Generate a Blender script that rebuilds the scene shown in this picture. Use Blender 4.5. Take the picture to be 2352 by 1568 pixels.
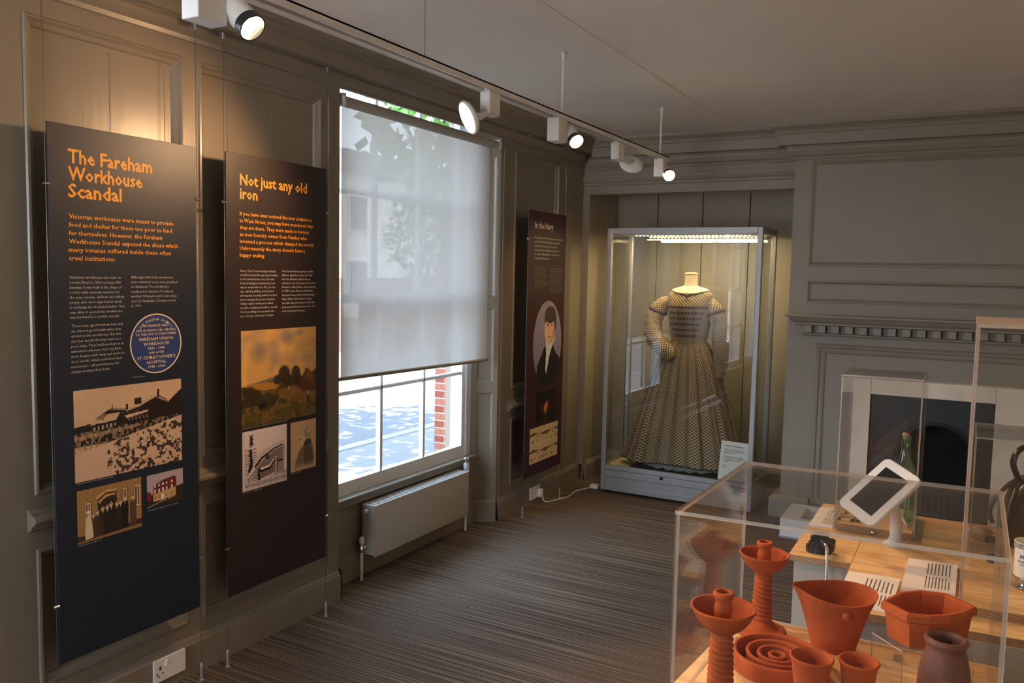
import bpy, bmesh, math, random
import numpy as np
from mathutils import Vector, Matrix
random.seed(4); RNG = np.random.RandomState(7)
sc = bpy.context.scene
for o in list(bpy.data.objects): bpy.data.objects.remove(o)
COL = sc.collection

# ------------------------------------------------------------------ camera, world, sun, exposure
F_PX = 1902.1; YAW, PIT, ROL = 0.505778, 0.0814064, -0.0204663
def cam_axes():
    cy, sy = math.cos(YAW), math.sin(YAW)
    f = Vector((-sy*math.cos(PIT), cy*math.cos(PIT), -math.sin(PIT)))
    rt = Vector((cy, sy, 0)); dn = f.cross(rt)
    return rt*math.cos(ROL)+dn*math.sin(ROL), -rt*math.sin(ROL)+dn*math.cos(ROL), f
r_, d_, f_ = cam_axes()
cd = bpy.data.cameras.new('camera'); cam = bpy.data.objects.new('camera', cd); COL.objects.link(cam)
cd.sensor_width = 36.0; cd.lens = F_PX/2352*36.0; cd.clip_start = 0.02; cd.clip_end = 300
m = Matrix((r_, -d_, -f_)).transposed().to_4x4(); m.translation = (0, 0, 1.62); cam.matrix_world = m
sc.camera = cam
w = bpy.data.worlds.new('sky'); sc.world = w; w.use_nodes = True
nt = w.node_tree; bg = nt.nodes['Background']; bg.inputs[1].default_value = 5.5
tc = nt.nodes.new('ShaderNodeTexCoord'); sx = nt.nodes.new('ShaderNodeSeparateXYZ'); cr = nt.nodes.new('ShaderNodeValToRGB')
nt.links.new(tc.outputs['Generated'], sx.inputs[0]); nt.links.new(sx.outputs['Z'], cr.inputs[0]); nt.links.new(cr.outputs[0], bg.inputs[0])
cr.color_ramp.elements[0].position = 0.0; cr.color_ramp.elements[0].color = (.80, .89, 1, 1)
cr.color_ramp.elements[1].position = 0.7; cr.color_ramp.elements[1].color = (.50, .70, 1, 1)
sd = bpy.data.lights.new('sun', 'SUN'); sd.energy = 22; sd.angle = .01; sd.color = (1, .95, .86)
sun = bpy.data.objects.new('sun', sd); COL.objects.link(sun); sun.location = (-4, 4, 12)
sun.rotation_euler = Vector((-.20, -.35, -.90)).to_track_quat('-Z', 'Y').to_euler()
vs = sc.view_settings; vs.view_transform = 'Standard'; vs.look = 'None'; vs.exposure = 1.45; vs.gamma = 1.0; vs.use_curve_mapping = False
cy_ = sc.cycles
cy_.use_denoising = True; cy_.transparent_max_bounces = 32; cy_.max_bounces = 8; cy_.diffuse_bounces = 5; cy_.glossy_bounces = 5
cy_.sample_clamp_indirect = 6.0; cy_.caustics_reflective = False; cy_.caustics_refractive = False
# skylight portal in the window openings (guides sampling only)
for loc_, nrm, wx_, wz_ in (((-2.93, 3.85, 1.45), (1, 0, 0), 1.5, 2.1), ((-2.93, .67, 1.45), (1, 0, 0), 1.5, 2.1), ((-1.7, -2.62, 1.45), (0, 1, 0), 1.5, 2.0)):
    a = bpy.data.lights.new('skylight_portal', 'AREA'); a.shape = 'RECTANGLE'; a.size = wx_; a.size_y = wz_; a.cycles.is_portal = True
    ao = bpy.data.objects.new('skylight_portal', a); COL.objects.link(ao); ao.location = loc_
    ao.rotation_euler = Vector(nrm).to_track_quat('-Z', 'Y').to_euler()

# ------------------------------------------------------------------ materials
MC = {}
def srgb(r, g, b):
    def f(c):
        c /= 255.0
        return c/12.92 if c <= .04045 else ((c+.055)/1.055)**2.4
    return (f(r), f(g), f(b), 1)
def mat(name, col, rough=.5, metal=0.0, spec=.5, noise=0, nscale=40, bump=0, bscale=60, emis=None, estr=0, stretch=None, trans=0, ior=1.45, coat=0):
    if name in MC: return MC[name]
    M_ = bpy.data.materials.new(name); M_.use_nodes = True; n = M_.node_tree; p = n.nodes['Principled BSDF']
    if len(col) == 3: col = (*col, 1)
    p.inputs['Base Color'].default_value = col; p.inputs['Roughness'].default_value = rough; p.inputs['Metallic'].default_value = metal
    p.inputs['Specular IOR Level'].default_value = spec; p.inputs['IOR'].default_value = ior
    p.inputs['Transmission Weight'].default_value = trans; p.inputs['Coat Weight'].default_value = coat
    if emis: p.inputs['Emission Color'].default_value = (*emis, 1); p.inputs['Emission Strength'].default_value = estr
    t = n.nodes.new('ShaderNodeTexCoord'); mp = n.nodes.new('ShaderNodeMapping'); n.links.new(t.outputs['Object'], mp.inputs[0])
    if stretch: mp.inputs['Scale'].default_value = stretch
    nz = n.nodes.new('ShaderNodeTexNoise'); nz.inputs['Scale'].default_value = nscale; nz.inputs['Detail'].default_value = 5
    n.links.new(mp.outputs[0], nz.inputs['Vector'])
    if noise:
        mx = n.nodes.new('ShaderNodeMix'); mx.data_type = 'RGBA'; mx.blend_type = 'MULTIPLY'
        mr = n.nodes.new('ShaderNodeMapRange'); mr.inputs['From Min'].default_value = .3; mr.inputs['From Max'].default_value = .7
        mr.inputs['To Min'].default_value = 1-noise; mr.inputs['To Max'].default_value = 1+noise*.4
        n.links.new(nz.outputs['Fac'], mr.inputs['Value']); mx.inputs['Factor'].default_value = 1
        mx.inputs['A'].default_value = col; n.links.new(mr.outputs[0], mx.inputs['B']); n.links.new(mx.outputs['Result'], p.inputs['Base Color'])
    if bump:
        nb = n.nodes.new('ShaderNodeTexNoise'); nb.inputs['Scale'].default_value = bscale; nb.inputs['Detail'].default_value = 4
        n.links.new(mp.outputs[0], nb.inputs['Vector'])
        b = n.nodes.new('ShaderNodeBump'); b.inputs['Strength'].default_value = bump; b.inputs['Distance'].default_value = .01
        n.links.new(nb.outputs['Fac'], b.inputs['Height']); n.links.new(b.outputs[0], p.inputs['Normal'])
    MC[name] = M_; return M_
def clear_mat(name, tint=(.97, .98, .97), rough=.0, body=0.0, bodycol=(.8, .75, .7), f0=.035):
    """thin clear sheet: straight-through light plus Fresnel-like mirror reflection, and a little body colour"""
    M_ = bpy.data.materials.new(name); M_.use_nodes = True; n = M_.node_tree; n.nodes.clear()
    o = n.nodes.new('ShaderNodeOutputMaterial'); tr = n.nodes.new('ShaderNodeBsdfTransparent'); tr.inputs[0].default_value = (*tint, 1)
    gl = n.nodes.new('ShaderNodeBsdfGlossy'); gl.inputs['Roughness'].default_value = rough
    lw = n.nodes.new('ShaderNodeLayerWeight'); lw.inputs[0].default_value = .5
    pw = n.nodes.new('ShaderNodeMath'); pw.operation = 'POWER'; pw.inputs[1].default_value = 5; n.links.new(lw.outputs['Facing'], pw.inputs[0])
    ma = n.nodes.new('ShaderNodeMath'); ma.operation = 'MULTIPLY_ADD'; ma.inputs[1].default_value = .8; ma.inputs[2].default_value = f0
    n.links.new(pw.outputs[0], ma.inputs[0])
    mx = n.nodes.new('ShaderNodeMixShader'); n.links.new(ma.outputs[0], mx.inputs[0]); n.links.new(tr.outputs[0], mx.inputs[1]); n.links.new(gl.outputs[0], mx.inputs[2])
    last = mx
    if body:
        df = n.nodes.new('ShaderNodeBsdfDiffuse'); df.inputs[0].default_value = (*bodycol, 1)
        m2 = n.nodes.new('ShaderNodeMixShader'); m2.inputs[0].default_value = body
        n.links.new(mx.outputs[0], m2.inputs[1]); n.links.new(df.outputs[0], m2.inputs[2]); last = m2
    n.links.new(last.outputs[0], o.inputs[0]); MC[name] = M_; return M_
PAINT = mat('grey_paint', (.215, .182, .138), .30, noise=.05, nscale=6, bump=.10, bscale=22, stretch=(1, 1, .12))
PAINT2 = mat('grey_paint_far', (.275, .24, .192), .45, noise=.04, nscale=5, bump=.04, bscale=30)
CEIL = mat('ceiling_paint', (.84, .79, .73), .8, noise=.03, nscale=3)
WHITE = mat('white_gloss', (.78, .78, .76), .3)
WHITEP = mat('white_powder_coat', (.68, .67, .65), .4)
RADW = mat('radiator_enamel', (.43, .40, .35), .3)
ALU = mat('brushed_aluminium', (.36, .355, .36), .45, metal=.55, noise=.05, nscale=30, stretch=(1, 1, .05))
CHROME = mat('chrome', (.75, .75, .76), .12, metal=1)
WIRE = mat('steel_wire', (.30, .29, .28), .35, metal=.8)
BLACK = mat('black_plastic', (.015, .014, .013), .35)
BAKE = mat('bakelite', (.018, .014, .012), .22, noise=.3, nscale=20)
TERRA = mat('terracotta', (.44, .088, .020), .8, spec=.2, noise=.18, nscale=14, bump=.12, bscale=90)
TERRAD = mat('dark_fired_clay', (.16, .055, .03), .6, noise=.3, nscale=18, bump=.15, bscale=60)
IVORY = mat('ivory_linen', (.50, .43, .31), .7, noise=.06, nscale=80)
LACE = mat('lace', (.55, .52, .43), .9, noise=.35, nscale=140)
PINE = mat('turned_pine', (.62, .34, .12), .4, noise=.2, nscale=12)
PAPER = mat('paper_card', (.80, .78, .76), .6)
INK = mat('printed_ink', (.03, .03, .035), .6)
MARBLE = mat('limestone_slip', (.80, .70, .56), .45, noise=.18, nscale=5)
IRON = mat('black_iron', (.012, .012, .013), .45, noise=.3, nscale=15)
SOOT = mat('soot', (.02, .017, .015), .9, noise=.4, nscale=9)
ACR = clear_mat('clear_acrylic', (.975, .972, .965), f0=.022, body=.004, bodycol=(.8, .7, .6))
ACRE = clear_mat('acrylic_edge', (.82, .78, .74), rough=.2, f0=.08, body=.42, bodycol=(.75, .62, .5))
GLASS = clear_mat('clear_glass', (.955, .965, .945), f0=.045)
PANE = clear_mat('window_glass', (.97, .98, .98), f0=.03)
GREEN = clear_mat('green_bottle_glass', (.50, .78, .58), f0=.10, body=.05, bodycol=(.10, .28, .16))
PLY = None
def ply_mat():
    M_ = bpy.data.materials.new('birch_plywood'); M_.use_nodes = True; n = M_.node_tree; p = n.nodes['Principled BSDF']
    t = n.nodes.new('ShaderNodeTexCoord'); mp = n.nodes.new('ShaderNodeMapping'); mp.inputs['Scale'].default_value = (2.2, 9, 5)
    n.links.new(t.outputs['Object'], mp.inputs[0]); nz = n.nodes.new('ShaderNodeTexNoise'); nz.inputs['Scale'].default_value = 2.2; nz.inputs['Detail'].default_value = 8; nz.inputs['Distortion'].default_value = 1.4
    n.links.new(mp.outputs[0], nz.inputs['Vector']); cr = n.nodes.new('ShaderNodeValToRGB'); n.links.new(nz.outputs['Fac'], cr.inputs[0])
    cr.color_ramp.elements[0].position = .3; cr.color_ramp.elements[0].color = (.56, .32, .12, 1)
    cr.color_ramp.elements[1].position = .65; cr.color_ramp.elements[1].color = (.80, .55, .27, 1)
    n.links.new(cr.outputs[0], p.inputs['Base Color']); p.inputs['Roughness'].default_value = .42
    MC['ply'] = M_; return M_
def plyedge_mat():
    M_ = bpy.data.materials.new('plywood_edge'); M_.use_nodes = True; n = M_.node_tree; p = n.nodes['Principled BSDF']
    t = n.nodes.new('ShaderNodeTexCoord'); sp = n.nodes.new('ShaderNodeSeparateXYZ'); n.links.new(t.outputs['Object'], sp.inputs[0])
    mu = n.nodes.new('ShaderNodeMath'); mu.operation = 'MULTIPLY'; mu.inputs[1].default_value = 2*math.pi/.0046; n.links.new(sp.outputs['Z'], mu.inputs[0])
    sn = n.nodes.new('ShaderNodeMath'); sn.operation = 'SINE'; n.links.new(mu.outputs[0], sn.inputs[0])
    cr = n.nodes.new('ShaderNodeValToRGB'); mr = n.nodes.new('ShaderNodeMapRange'); mr.inputs['From Min'].default_value = -1; n.links.new(sn.outputs[0], mr.inputs[0]); n.links.new(mr.outputs[0], cr.inputs[0])
    cr.color_ramp.elements[0].position = .3; cr.color_ramp.elements[0].color = (.20, .10, .045, 1); cr.color_ramp.elements[1].color = (.50, .30, .14, 1)
    n.links.new(cr.outputs[0], p.inputs['Base Color']); p.inputs['Roughness'].default_value = .6
    return M_
PLY = ply_mat(); PLYE = plyedge_mat()
def carpet_mat():
    M_ = bpy.data.materials.new('striped_carpet'); M_.use_nodes = True; n = M_.node_tree; p = n.nodes['Principled BSDF']
    t = n.nodes.new('ShaderNodeTexCoord'); mp = n.nodes.new('ShaderNodeMapping'); mp.inputs['Scale'].default_value = (.9, 130, 1)
    n.links.new(t.outputs['Object'], mp.inputs[0]); nz = n.nodes.new('ShaderNodeTexNoise'); nz.inputs['Scale'].default_value = 1; nz.inputs['Detail'].default_value = 3
    n.links.new(mp.outputs[0], nz.inputs['Vector']); cr = n.nodes.new('ShaderNodeValToRGB'); n.links.new(nz.outputs['Fac'], cr.inputs[0])
    e = cr.color_ramp.elements; e[0].position = .38; e[0].color = (.070, .048, .033, 1); e[1].position = .66; e[1].color = (.27, .20, .145, 1)
    k = e.new(.5); k.color = (.135, .098, .070, 1)
    n.links.new(cr.outputs[0], p.inputs['Base Color']); p.inputs['Roughness'].default_value = .92; p.inputs['Specular IOR Level'].default_value = .12
    b = n.nodes.new('ShaderNodeBump'); b.inputs['Strength'].default_value = .5; b.inputs['Distance'].default_value = .004
    n.links.new(nz.outputs['Fac'], b.inputs['Height']); n.links.new(b.outputs[0], p.inputs['Normal']); return M_
CARPET = carpet_mat()
def vcol_mat(name, rough=.35, spec=.4):
    M_ = bpy.data.materials.new(name); M_.use_nodes = True; n = M_.node_tree; p = n.nodes['Principled BSDF']
    a = n.nodes.new('ShaderNodeVertexColor'); a.layer_name = 'print'; n.links.new(a.outputs[0], p.inputs['Base Color'])
    p.inputs['Roughness'].default_value = rough; p.inputs['Specular IOR Level'].default_value = spec; return M_
PRINT = vcol_mat('printed_picture')
def blind_mat():
    M_ = bpy.data.materials.new('screen_fabric'); M_.use_nodes = True; n = M_.node_tree; n.nodes.clear()
    o = n.nodes.new('ShaderNodeOutputMaterial'); df = n.nodes.new('ShaderNodeBsdfDiffuse'); tl = n.nodes.new('ShaderNodeBsdfTranslucent'); tr = n.nodes.new('ShaderNodeBsdfTransparent')
    t = n.nodes.new('ShaderNodeTexCoord'); mp = n.nodes.new('ShaderNodeMapping'); mp.inputs['Scale'].default_value = (1, 260, 14); n.links.new(t.outputs['Object'], mp.inputs[0])
    nz = n.nodes.new('ShaderNodeTexNoise'); nz.inputs['Scale'].default_value = 1; n.links.new(mp.outputs[0], nz.inputs['Vector'])
    mr = n.nodes.new('ShaderNodeMapRange'); mr.inputs['To Min'].default_value = .50; mr.inputs['To Max'].default_value = .66; n.links.new(nz.outputs['Fac'], mr.inputs[0])
    cb = n.nodes.new('ShaderNodeCombineColor'); 
    m4 = n.nodes.new('ShaderNodeMath'); m4.operation = 'MULTIPLY'; m4.inputs[1].default_value = .95; n.links.new(mr.outputs[0], m4.inputs[0]); n.links.new(mr.outputs[0], cb.inputs[0]); n.links.new(m4.outputs[0], cb.inputs[1])
    m3 = n.nodes.new('ShaderNodeMath'); m3.operation = 'MULTIPLY'; m3.inputs[1].default_value = .87; n.links.new(mr.outputs[0], m3.inputs[0]); n.links.new(m3.outputs[0], cb.inputs[2])
    n.links.new(cb.outputs[0], df.inputs[0]); n.links.new(cb.outputs[0], tl.inputs[0])
    m1 = n.nodes.new('ShaderNodeMixShader'); m1.inputs[0].default_value = .185; n.links.new(df.outputs[0], m1.inputs[1]); n.links.new(tl.outputs[0], m1.inputs[2])
    m2 = n.nodes.new('ShaderNodeMixShader'); m2.inputs[0].default_value = .03; n.links.new(m1.outputs[0], m2.inputs[1]); n.links.new(tr.outputs[0], m2.inputs[2])
    n.links.new(m2.outputs[0], o.inputs[0]); return M_
BLIND = blind_mat()
def dress_mat(name, stripes):
    M_ = bpy.data.materials.new(name); M_.use_nodes = True; n = M_.node_tree; p = n.nodes['Principled BSDF']
    uv = n.nodes.new('ShaderNodeUVMap'); sp = n.nodes.new('ShaderNodeSeparateXYZ'); n.links.new(uv.outputs[0], sp.inputs[0])
    def mm(op, a, b=None, c=None):
        q = n.nodes.new('ShaderNodeMath'); q.operation = op
        for i, v in enumerate((a, b, c)):
            if v is None: continue
            if isinstance(v, (int, float)): q.inputs[i].default_value = v
            else: n.links.new(v, q.inputs[i])
        return q.outputs[0]
    K = 2*math.pi/.023
    s = mm('MULTIPLY', mm('SINE', mm('MULTIPLY', sp.outputs['X'], K)), mm('SINE', mm('MULTIPLY', sp.outputs['Y'], K)))
    dots = mm('GREATER_THAN', s, .10)
    base = n.nodes.new('ShaderNodeMix'); base.data_type = 'RGBA'; n.links.new(dots, base.inputs['Factor'])
    base.inputs['A'].default_value = (.43, .335, .19, 1); base.inputs['B'].default_value = (.07, .04, .03, 1)
    axis = sp.outputs['X'] if stripes == 'v' else sp.outputs['Y']
    per = .085 if stripes == 'v' else .034
    st = mm('GREATER_THAN', mm('SINE', mm('MULTIPLY', axis, 2*math.pi/per)), .62 if stripes == 'v' else .5)
    if stripes == 'b':
        st = mm('MULTIPLY', st, mm('MULTIPLY', mm('LESS_THAN', sp.outputs['Y'], 1.41), mm('GREATER_THAN', sp.outputs['Y'], 1.20)))
        st = mm('MULTIPLY', st, mm('GREATER_THAN', sp.outputs['X'], 50))
    if stripes == 'n': st = mm('MULTIPLY', st, 0)
    fin = n.nodes.new('ShaderNodeMix'); fin.data_type = 'RGBA'; n.links.new(mm('MULTIPLY', st, .55), fin.inputs['Factor'])
    n.links.new(base.outputs['Result'], fin.inputs['A']); fin.inputs['B'].default_value = (.11, .065, .07, 1)
    n.links.new(fin.outputs['Result'], p.inputs['Base Color']); p.inputs['Roughness'].default_value = .8; p.inputs['Specular IOR Level'].default_value = .2
    return M_
DRESS_S = dress_mat('printed_cotton_skirt', 'v'); DRESS_N = dress_mat('printed_cotton', 'n')
TRIMC = mat('purple_brown_trim', (.10, .06, .065), .8, noise=.3, nscale=120)

# ------------------------------------------------------------------ object helpers
def wloc(o):
    v = Vector((0, 0, 0))
    while o is not None: v += Vector(o.location); o = o.parent
    return v
def thing(name, label, cat, loc=(0, 0, 0), group=None):
    o = bpy.data.objects.new(name, None); COL.objects.link(o); o.location = loc; o.empty_display_size = .05
    o['label'] = label; o['category'] = cat
    if group: o['group'] = group
    return o
def struct(name, loc=(0, 0, 0)):
    o = bpy.data.objects.new(name, None); COL.objects.link(o); o.location = loc; o['kind'] = 'structure'; return o
def tag(o, label, cat, group=None):
    o['label'] = label; o['category'] = cat
    if group: o['group'] = group
    return o
def stru(o): o['kind'] = 'structure'; return o
class MB:
    def __init__(s): s.v = []; s.f = []; s.m = []; s.uv = None
    def add(s, vs_, fs, mi=0):
        b = len(s.v); s.v += [tuple(x) for x in vs_]; s.f += [tuple(i+b for i in f) for f in fs]; s.m += [mi]*len(fs); return s
    def box(s, x0, x1, y0, y1, z0, z1, mi=0, bev=0, side_mi=None):
        x0, x1 = sorted((x0, x1)); y0, y1 = sorted((y0, y1)); z0, z1 = sorted((z0, z1))
        if bev:
            bev = min(bev, (x1-x0)*.45, (y1-y0)*.45, (z1-z0)*.45); bm = bmesh.new()
            bmesh.ops.create_cube(bm, size=1)
            for v in bm.verts: v.co = Vector(((x0+x1)/2+v.co.x*(x1-x0), (y0+y1)/2+v.co.y*(y1-y0), (z0+z1)/2+v.co.z*(z1-z0)))
            bmesh.ops.bevel(bm, geom=bm.edges[:], offset=bev, segments=2, affect='EDGES', profile=.5)
            bm.verts.index_update(); s.add([v.co for v in bm.verts], [[v.index for v in f.verts] for f in bm.faces], mi); bm.free(); return s
        V = [(x0, y0, z0), (x1, y0, z0), (x1, y1, z0), (x0, y1, z0), (x0, y0, z1), (x1, y0, z1), (x1, y1, z1), (x0, y1, z1)]
        s.add(V, [(3, 2, 1, 0), (4, 5, 6, 7)], mi)
        s.add(V, [(0, 1, 5, 4), (1, 2, 6, 5), (2, 3, 7, 6), (3, 0, 4, 7)], mi if side_mi is None else side_mi); return s
    def obox(s, c, ax, ay, az, hx, hy, hz, mi=0, bev=0):
        """oriented box, axes ax ay az (unit), half sizes"""
        t = MB(); t.box(-hx, hx, -hy, hy, -hz, hz, mi, bev); c, ax, ay, az = map(Vector, (c, ax, ay, az))
        s.add([c+ax*v[0]+ay*v[1]+az*v[2] for v in t.v], t.f, mi); return s
    def lathe(s, c, prof, n=32, mi=0, axis=(0, 0, 1), close=False):
        """prof: list of (r, h) along axis"""
        az = Vector(axis).normalized(); ax = az.orthogonal().normalized(); ay = az.cross(ax); c = Vector(c); V = []
        for r, h in prof:
            for k in range(n):
                a = 2*math.pi*k/n; V.append(c+az*h+ax*(r*math.cos(a))+ay*(r*math.sin(a)))
        Fs = []
        for i in range(len(prof)-1):
            for k in range(n): Fs.append((i*n+k, i*n+(k+1) % n, (i+1)*n+(k+1) % n, (i+1)*n+k))
        if prof[0][0] > 1e-4 and not close: Fs.append(tuple(range(n-1, -1, -1)))
        if prof[-1][0] > 1e-4 and not close: Fs.append(tuple((len(prof)-1)*n+k for k in range(n)))
        s.add(V, Fs, mi); return s
    def cyl(s, a, b, r, n=16, mi=0, r2=None):
        a, b = Vector(a), Vector(b); L = (b-a).length; return s.lathe(a, [(r, 0), (r if r2 is None else r2, L)], n, mi, (b-a))
    def tube(s, pts, r, n=10, mi=0, caps=True):
        """swept tube; r number or list"""
        P = [Vector(p) for p in pts]; rs = r if isinstance(r, (list, tuple)) else [r]*len(P)
        t0 = (P[1]-P[0]).normalized(); nx = t0.orthogonal().normalized(); V = []
        for i, p in enumerate(P):
            t = (P[min(i+1, len(P)-1)]-P[max(i-1, 0)]).normalized(); nx = (nx-t*nx.dot(t)).normalized(); ny = t.cross(nx)
            rr = rs[i]; ra, rb = rr if isinstance(rr, tuple) else (rr, rr)
            for k in range(n):
                a = 2*math.pi*k/n; V.append(p+nx*(ra*math.cos(a))+ny*(rb*math.sin(a)))
        Fs = [(i*n+k, i*n+(k+1) % n, (i+1)*n+(k+1) % n, (i+1)*n+k) for i in range(len(P)-1) for k in range(n)]
        if caps: Fs += [tuple(range(n-1, -1, -1)), tuple((len(P)-1)*n+k for k in range(n))]
        s.add(V, Fs, mi); return s
    def prism(s, poly, z0, z1, mi=0, top_mi=None):
        n = len(poly); V = [(x, y, z0) for x, y in poly]+[(x, y, z1) for x, y in poly]
        s.add(V, [tuple(range(n-1, -1, -1)), tuple(range(n, 2*n))], mi if top_mi is None else top_mi)
        s.add(V, [(i, (i+1) % n, n+(i+1) % n, n+i) for i in range(n)], mi); return s
    def sweep(s, prof, path, mi=0):
        """prof list of (p,z): p = offset outwards, z absolute height; path list of ((x,y),(ox,oy)) with outward mitre vector"""
        k = len(prof); V = []
        for (x, y), (ox, oy) in path:
            for p_, z in prof: V.append((x+ox*p_, y+oy*p_, z))
        Fs = [(i*k+j, (i+1)*k+j, (i+1)*k+j+1, i*k+j+1) for i in range(len(path)-1) for j in range(k-1)]
        s.add(V, Fs, mi); s.add(V[:k], [tuple(range(k))], mi); s.add(V[-k:], [tuple(range(k-1, -1, -1))], mi); return s
    def build(s, name, mats, parent=None, smooth=False, kind=None, recalc=True, angle=None):
        off = wloc(parent) if parent is not None else Vector((0, 0, 0))
        me = bpy.data.meshes.new(name); me.from_pydata([(v[0]-off.x, v[1]-off.y, v[2]-off.z) for v in s.v], [], s.f)
        if not isinstance(mats, (list, tuple)): mats = [mats]
        for q in mats: me.materials.append(q)
        me.polygons.foreach_set('material_index', s.m)
        if s.uv: 
            l = me.uv_layers.new(name='UVMap'); 
            for lp in me.loops: l.data[lp.index].uv = s.uv[lp.vertex_index]
        if recalc:
            bm = bmesh.new(); bm.from_mesh(me); bmesh.ops.recalc_face_normals(bm, faces=bm.faces[:]); bm.to_mesh(me); bm.free()
        if smooth:
            for p_ in me.polygons: p_.use_smooth = True
            if angle is not None:
                try: me.set_sharp_from_angle(angle=angle)
                except Exception: pass
        me.update(); o = bpy.data.objects.new(name, me); COL.objects.link(o)
        if parent is not None: o.parent = parent
        if kind: o['kind'] = kind
        return o
def box_part(name, m_, parent, *a, bev=0, **k): return MB().box(*a, bev=bev).build(name, m_, parent, **k)
def copy_tree(o, parent=None):
    c = o.copy(); COL.objects.link(c); c.parent = parent
    for ch in list(o.children):
        if ch.type != 'LIGHT': copy_tree(ch, c)
    return c
def smooth_pts(P, n=6):
    """Catmull-Rom through points"""
    P = [Vector(p) for p in P]; Q = [P[0]*2-P[1]]+P+[P[-1]*2-P[-2]]; out = []
    for i in range(1, len(Q)-2):
        for k in range(n):
            t = k/n; a, b, c, d = Q[i-1], Q[i], Q[i+1], Q[i+2]
            out.append(.5*((2*b)+(c-a)*t+(2*a-5*b+4*c-d)*t*t+(3*b-a-3*c+d)*t**3))
    out.append(P[-1]); return out
def text_mesh(lines, cap, to_world, fit=True, bold=0.0, wscale=.92):
    """lines: (string, a0, a1, b) baseline from a0 to a1 at height b (metres in the plane). to_world(a,b)->xyz"""
    mb = MB()
    for s_, a0, a1, b0 in lines:
        c = bpy.data.curves.new('t', 'FONT'); c.body = s_; c.size = 1; c.resolution_u = 1; c.offset = bold
        o = bpy.data.objects.new('t', c); COL.objects.link(o); dg = bpy.context.evaluated_depsgraph_get(); me = bpy.data.meshes.new_from_object(o.evaluated_get(dg))
        xs = [v.co.x for v in me.vertices]
        if xs:
            x0, x1 = min(xs), max(xs); k = cap/.729; kx = (a1-a0)/max(x1-x0, 1e-6) if fit else k*wscale
            if not fit: a0 = (a0+a1)/2-kx*(x1-x0)/2
            mb.add([to_world(a0+(v.co.x-x0)*kx, b0+v.co.y*k) for v in me.vertices], [tuple(p_.vertices) for p_ in me.polygons])
        bpy.data.objects.remove(o); bpy.data.curves.remove(c); bpy.data.meshes.remove(me)
    return mb

# ------------------------------------------------------------------ the room
WX, BY, LY, H = -2.66, 5.82, 5.90, 2.64
def rings(mb, mapf, r, ringlist, mi=0, fill=True):
    """nested rectangle rings: ringlist (inset, c)"""
    a0, a1, b0, b1 = r; prev = None
    for ins, c in ringlist:
        base = len(mb.v); mb.v += [tuple(mapf(*q, c)) for q in ((a0+ins, b0+ins), (a1-ins, b0+ins), (a1-ins, b1-ins), (a0+ins, b1-ins))]
        if prev is not None:
            for k in range(4): mb.f.append((prev+k, prev+(k+1) % 4, base+(k+1) % 4, base+k)); mb.m.append(mi)
        prev = base
    if fill: mb.f.append((prev, prev+1, prev+2, prev+3)); mb.m.append(mi)
MOULD = [(0, 0), (.004, .006), (.012, .007), (.020, -.004), (.034, -.012), (.038, -.020)]
def panelled(root, mapf, a0, a1, b0, b1, panels=(), openings=(), mt=PAINT, name='wall_face', mould=MOULD, recess=True):
    A = sorted({a0, a1, *[v for p in (*panels, *openings) for v in p[:2]]}); B = sorted({b0, b1, *[v for p in (*panels, *openings) for v in p[2:4]]})
    mb = MB()
    for i in range(len(A)-1):
        for j in range(len(B)-1):
            ca, cb = (A[i]+A[i+1])/2, (B[j]+B[j+1])/2
            if any(p[0] < ca < p[1] and p[2] < cb < p[3] for p in (*panels, *openings)): continue
            mb.add([mapf(A[i], B[j], 0), mapf(A[i+1], B[j], 0), mapf(A[i+1], B[j+1], 0), mapf(A[i], B[j+1], 0)], [(0, 1, 2, 3)])
    if mb.f: mb.build(name, mt, root, recalc=False)
    for p in panels:
        q = MB(); rings(q, mapf, p, mould); q.build('panel', mt, root, recalc=False)
LM = lambda a, b, c: (WX+c, a, b)
FM = lambda y: (lambda a, b, c: (a, y-c, b))

fl = MB().box(-2.95, 2.5, -2.5, 6.6, -.06, 0).build('floor', CARPET); stru(fl)
ce = MB().box(-2.95, 2.5, -2.5, 6.6, H, H+.3).build('ceiling', CEIL); stru(ce)
wl = struct('wall_left', (WX, 3, 0))
WIN = [(-.10, 1.44), (3.08, 4.62)]
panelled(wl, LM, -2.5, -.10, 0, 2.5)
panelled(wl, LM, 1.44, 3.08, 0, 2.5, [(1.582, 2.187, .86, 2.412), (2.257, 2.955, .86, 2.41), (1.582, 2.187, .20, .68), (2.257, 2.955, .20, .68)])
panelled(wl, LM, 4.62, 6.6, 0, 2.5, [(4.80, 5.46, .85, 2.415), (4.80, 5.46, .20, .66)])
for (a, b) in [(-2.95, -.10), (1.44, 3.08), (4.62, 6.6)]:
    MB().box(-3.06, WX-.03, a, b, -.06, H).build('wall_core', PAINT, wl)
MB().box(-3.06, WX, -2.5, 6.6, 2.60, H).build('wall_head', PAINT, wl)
for y in (1.895, 2.12, 2.42, 2.66): # fine plank joints on the painted panels
    MB().box(WX-.0205, WX-.0185, y, y+.0012, .92, 2.36).build('plank_joint', mat('joint_line', (.22, .19, .155), .5), wl)
def fill_window(par, mk, a0, a1):
    q = MB()
    for a in (a0, (a0+a1)/2-.02, a1-.04): q.box(*mk(a, a+.04, .5, 2.4))
    for b in (.5, 1.43, 2.36): q.box(*mk(a0, a1, b, b+.04))
    q.build('window_frame', mat('white_window_paint', (.74, .75, .76), .35), par)
wr = struct('wall_right', (2.5, 2, 0)); mk = lambda a, b, c, d: (2.52, 2.57, a, b, c, d)
for r in ((-2.5, 6.6, 0, H),): MB().box(2.5, 2.6, r[0], r[1], r[2], r[3]).build('wall_face', PAINT2, wr)
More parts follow.
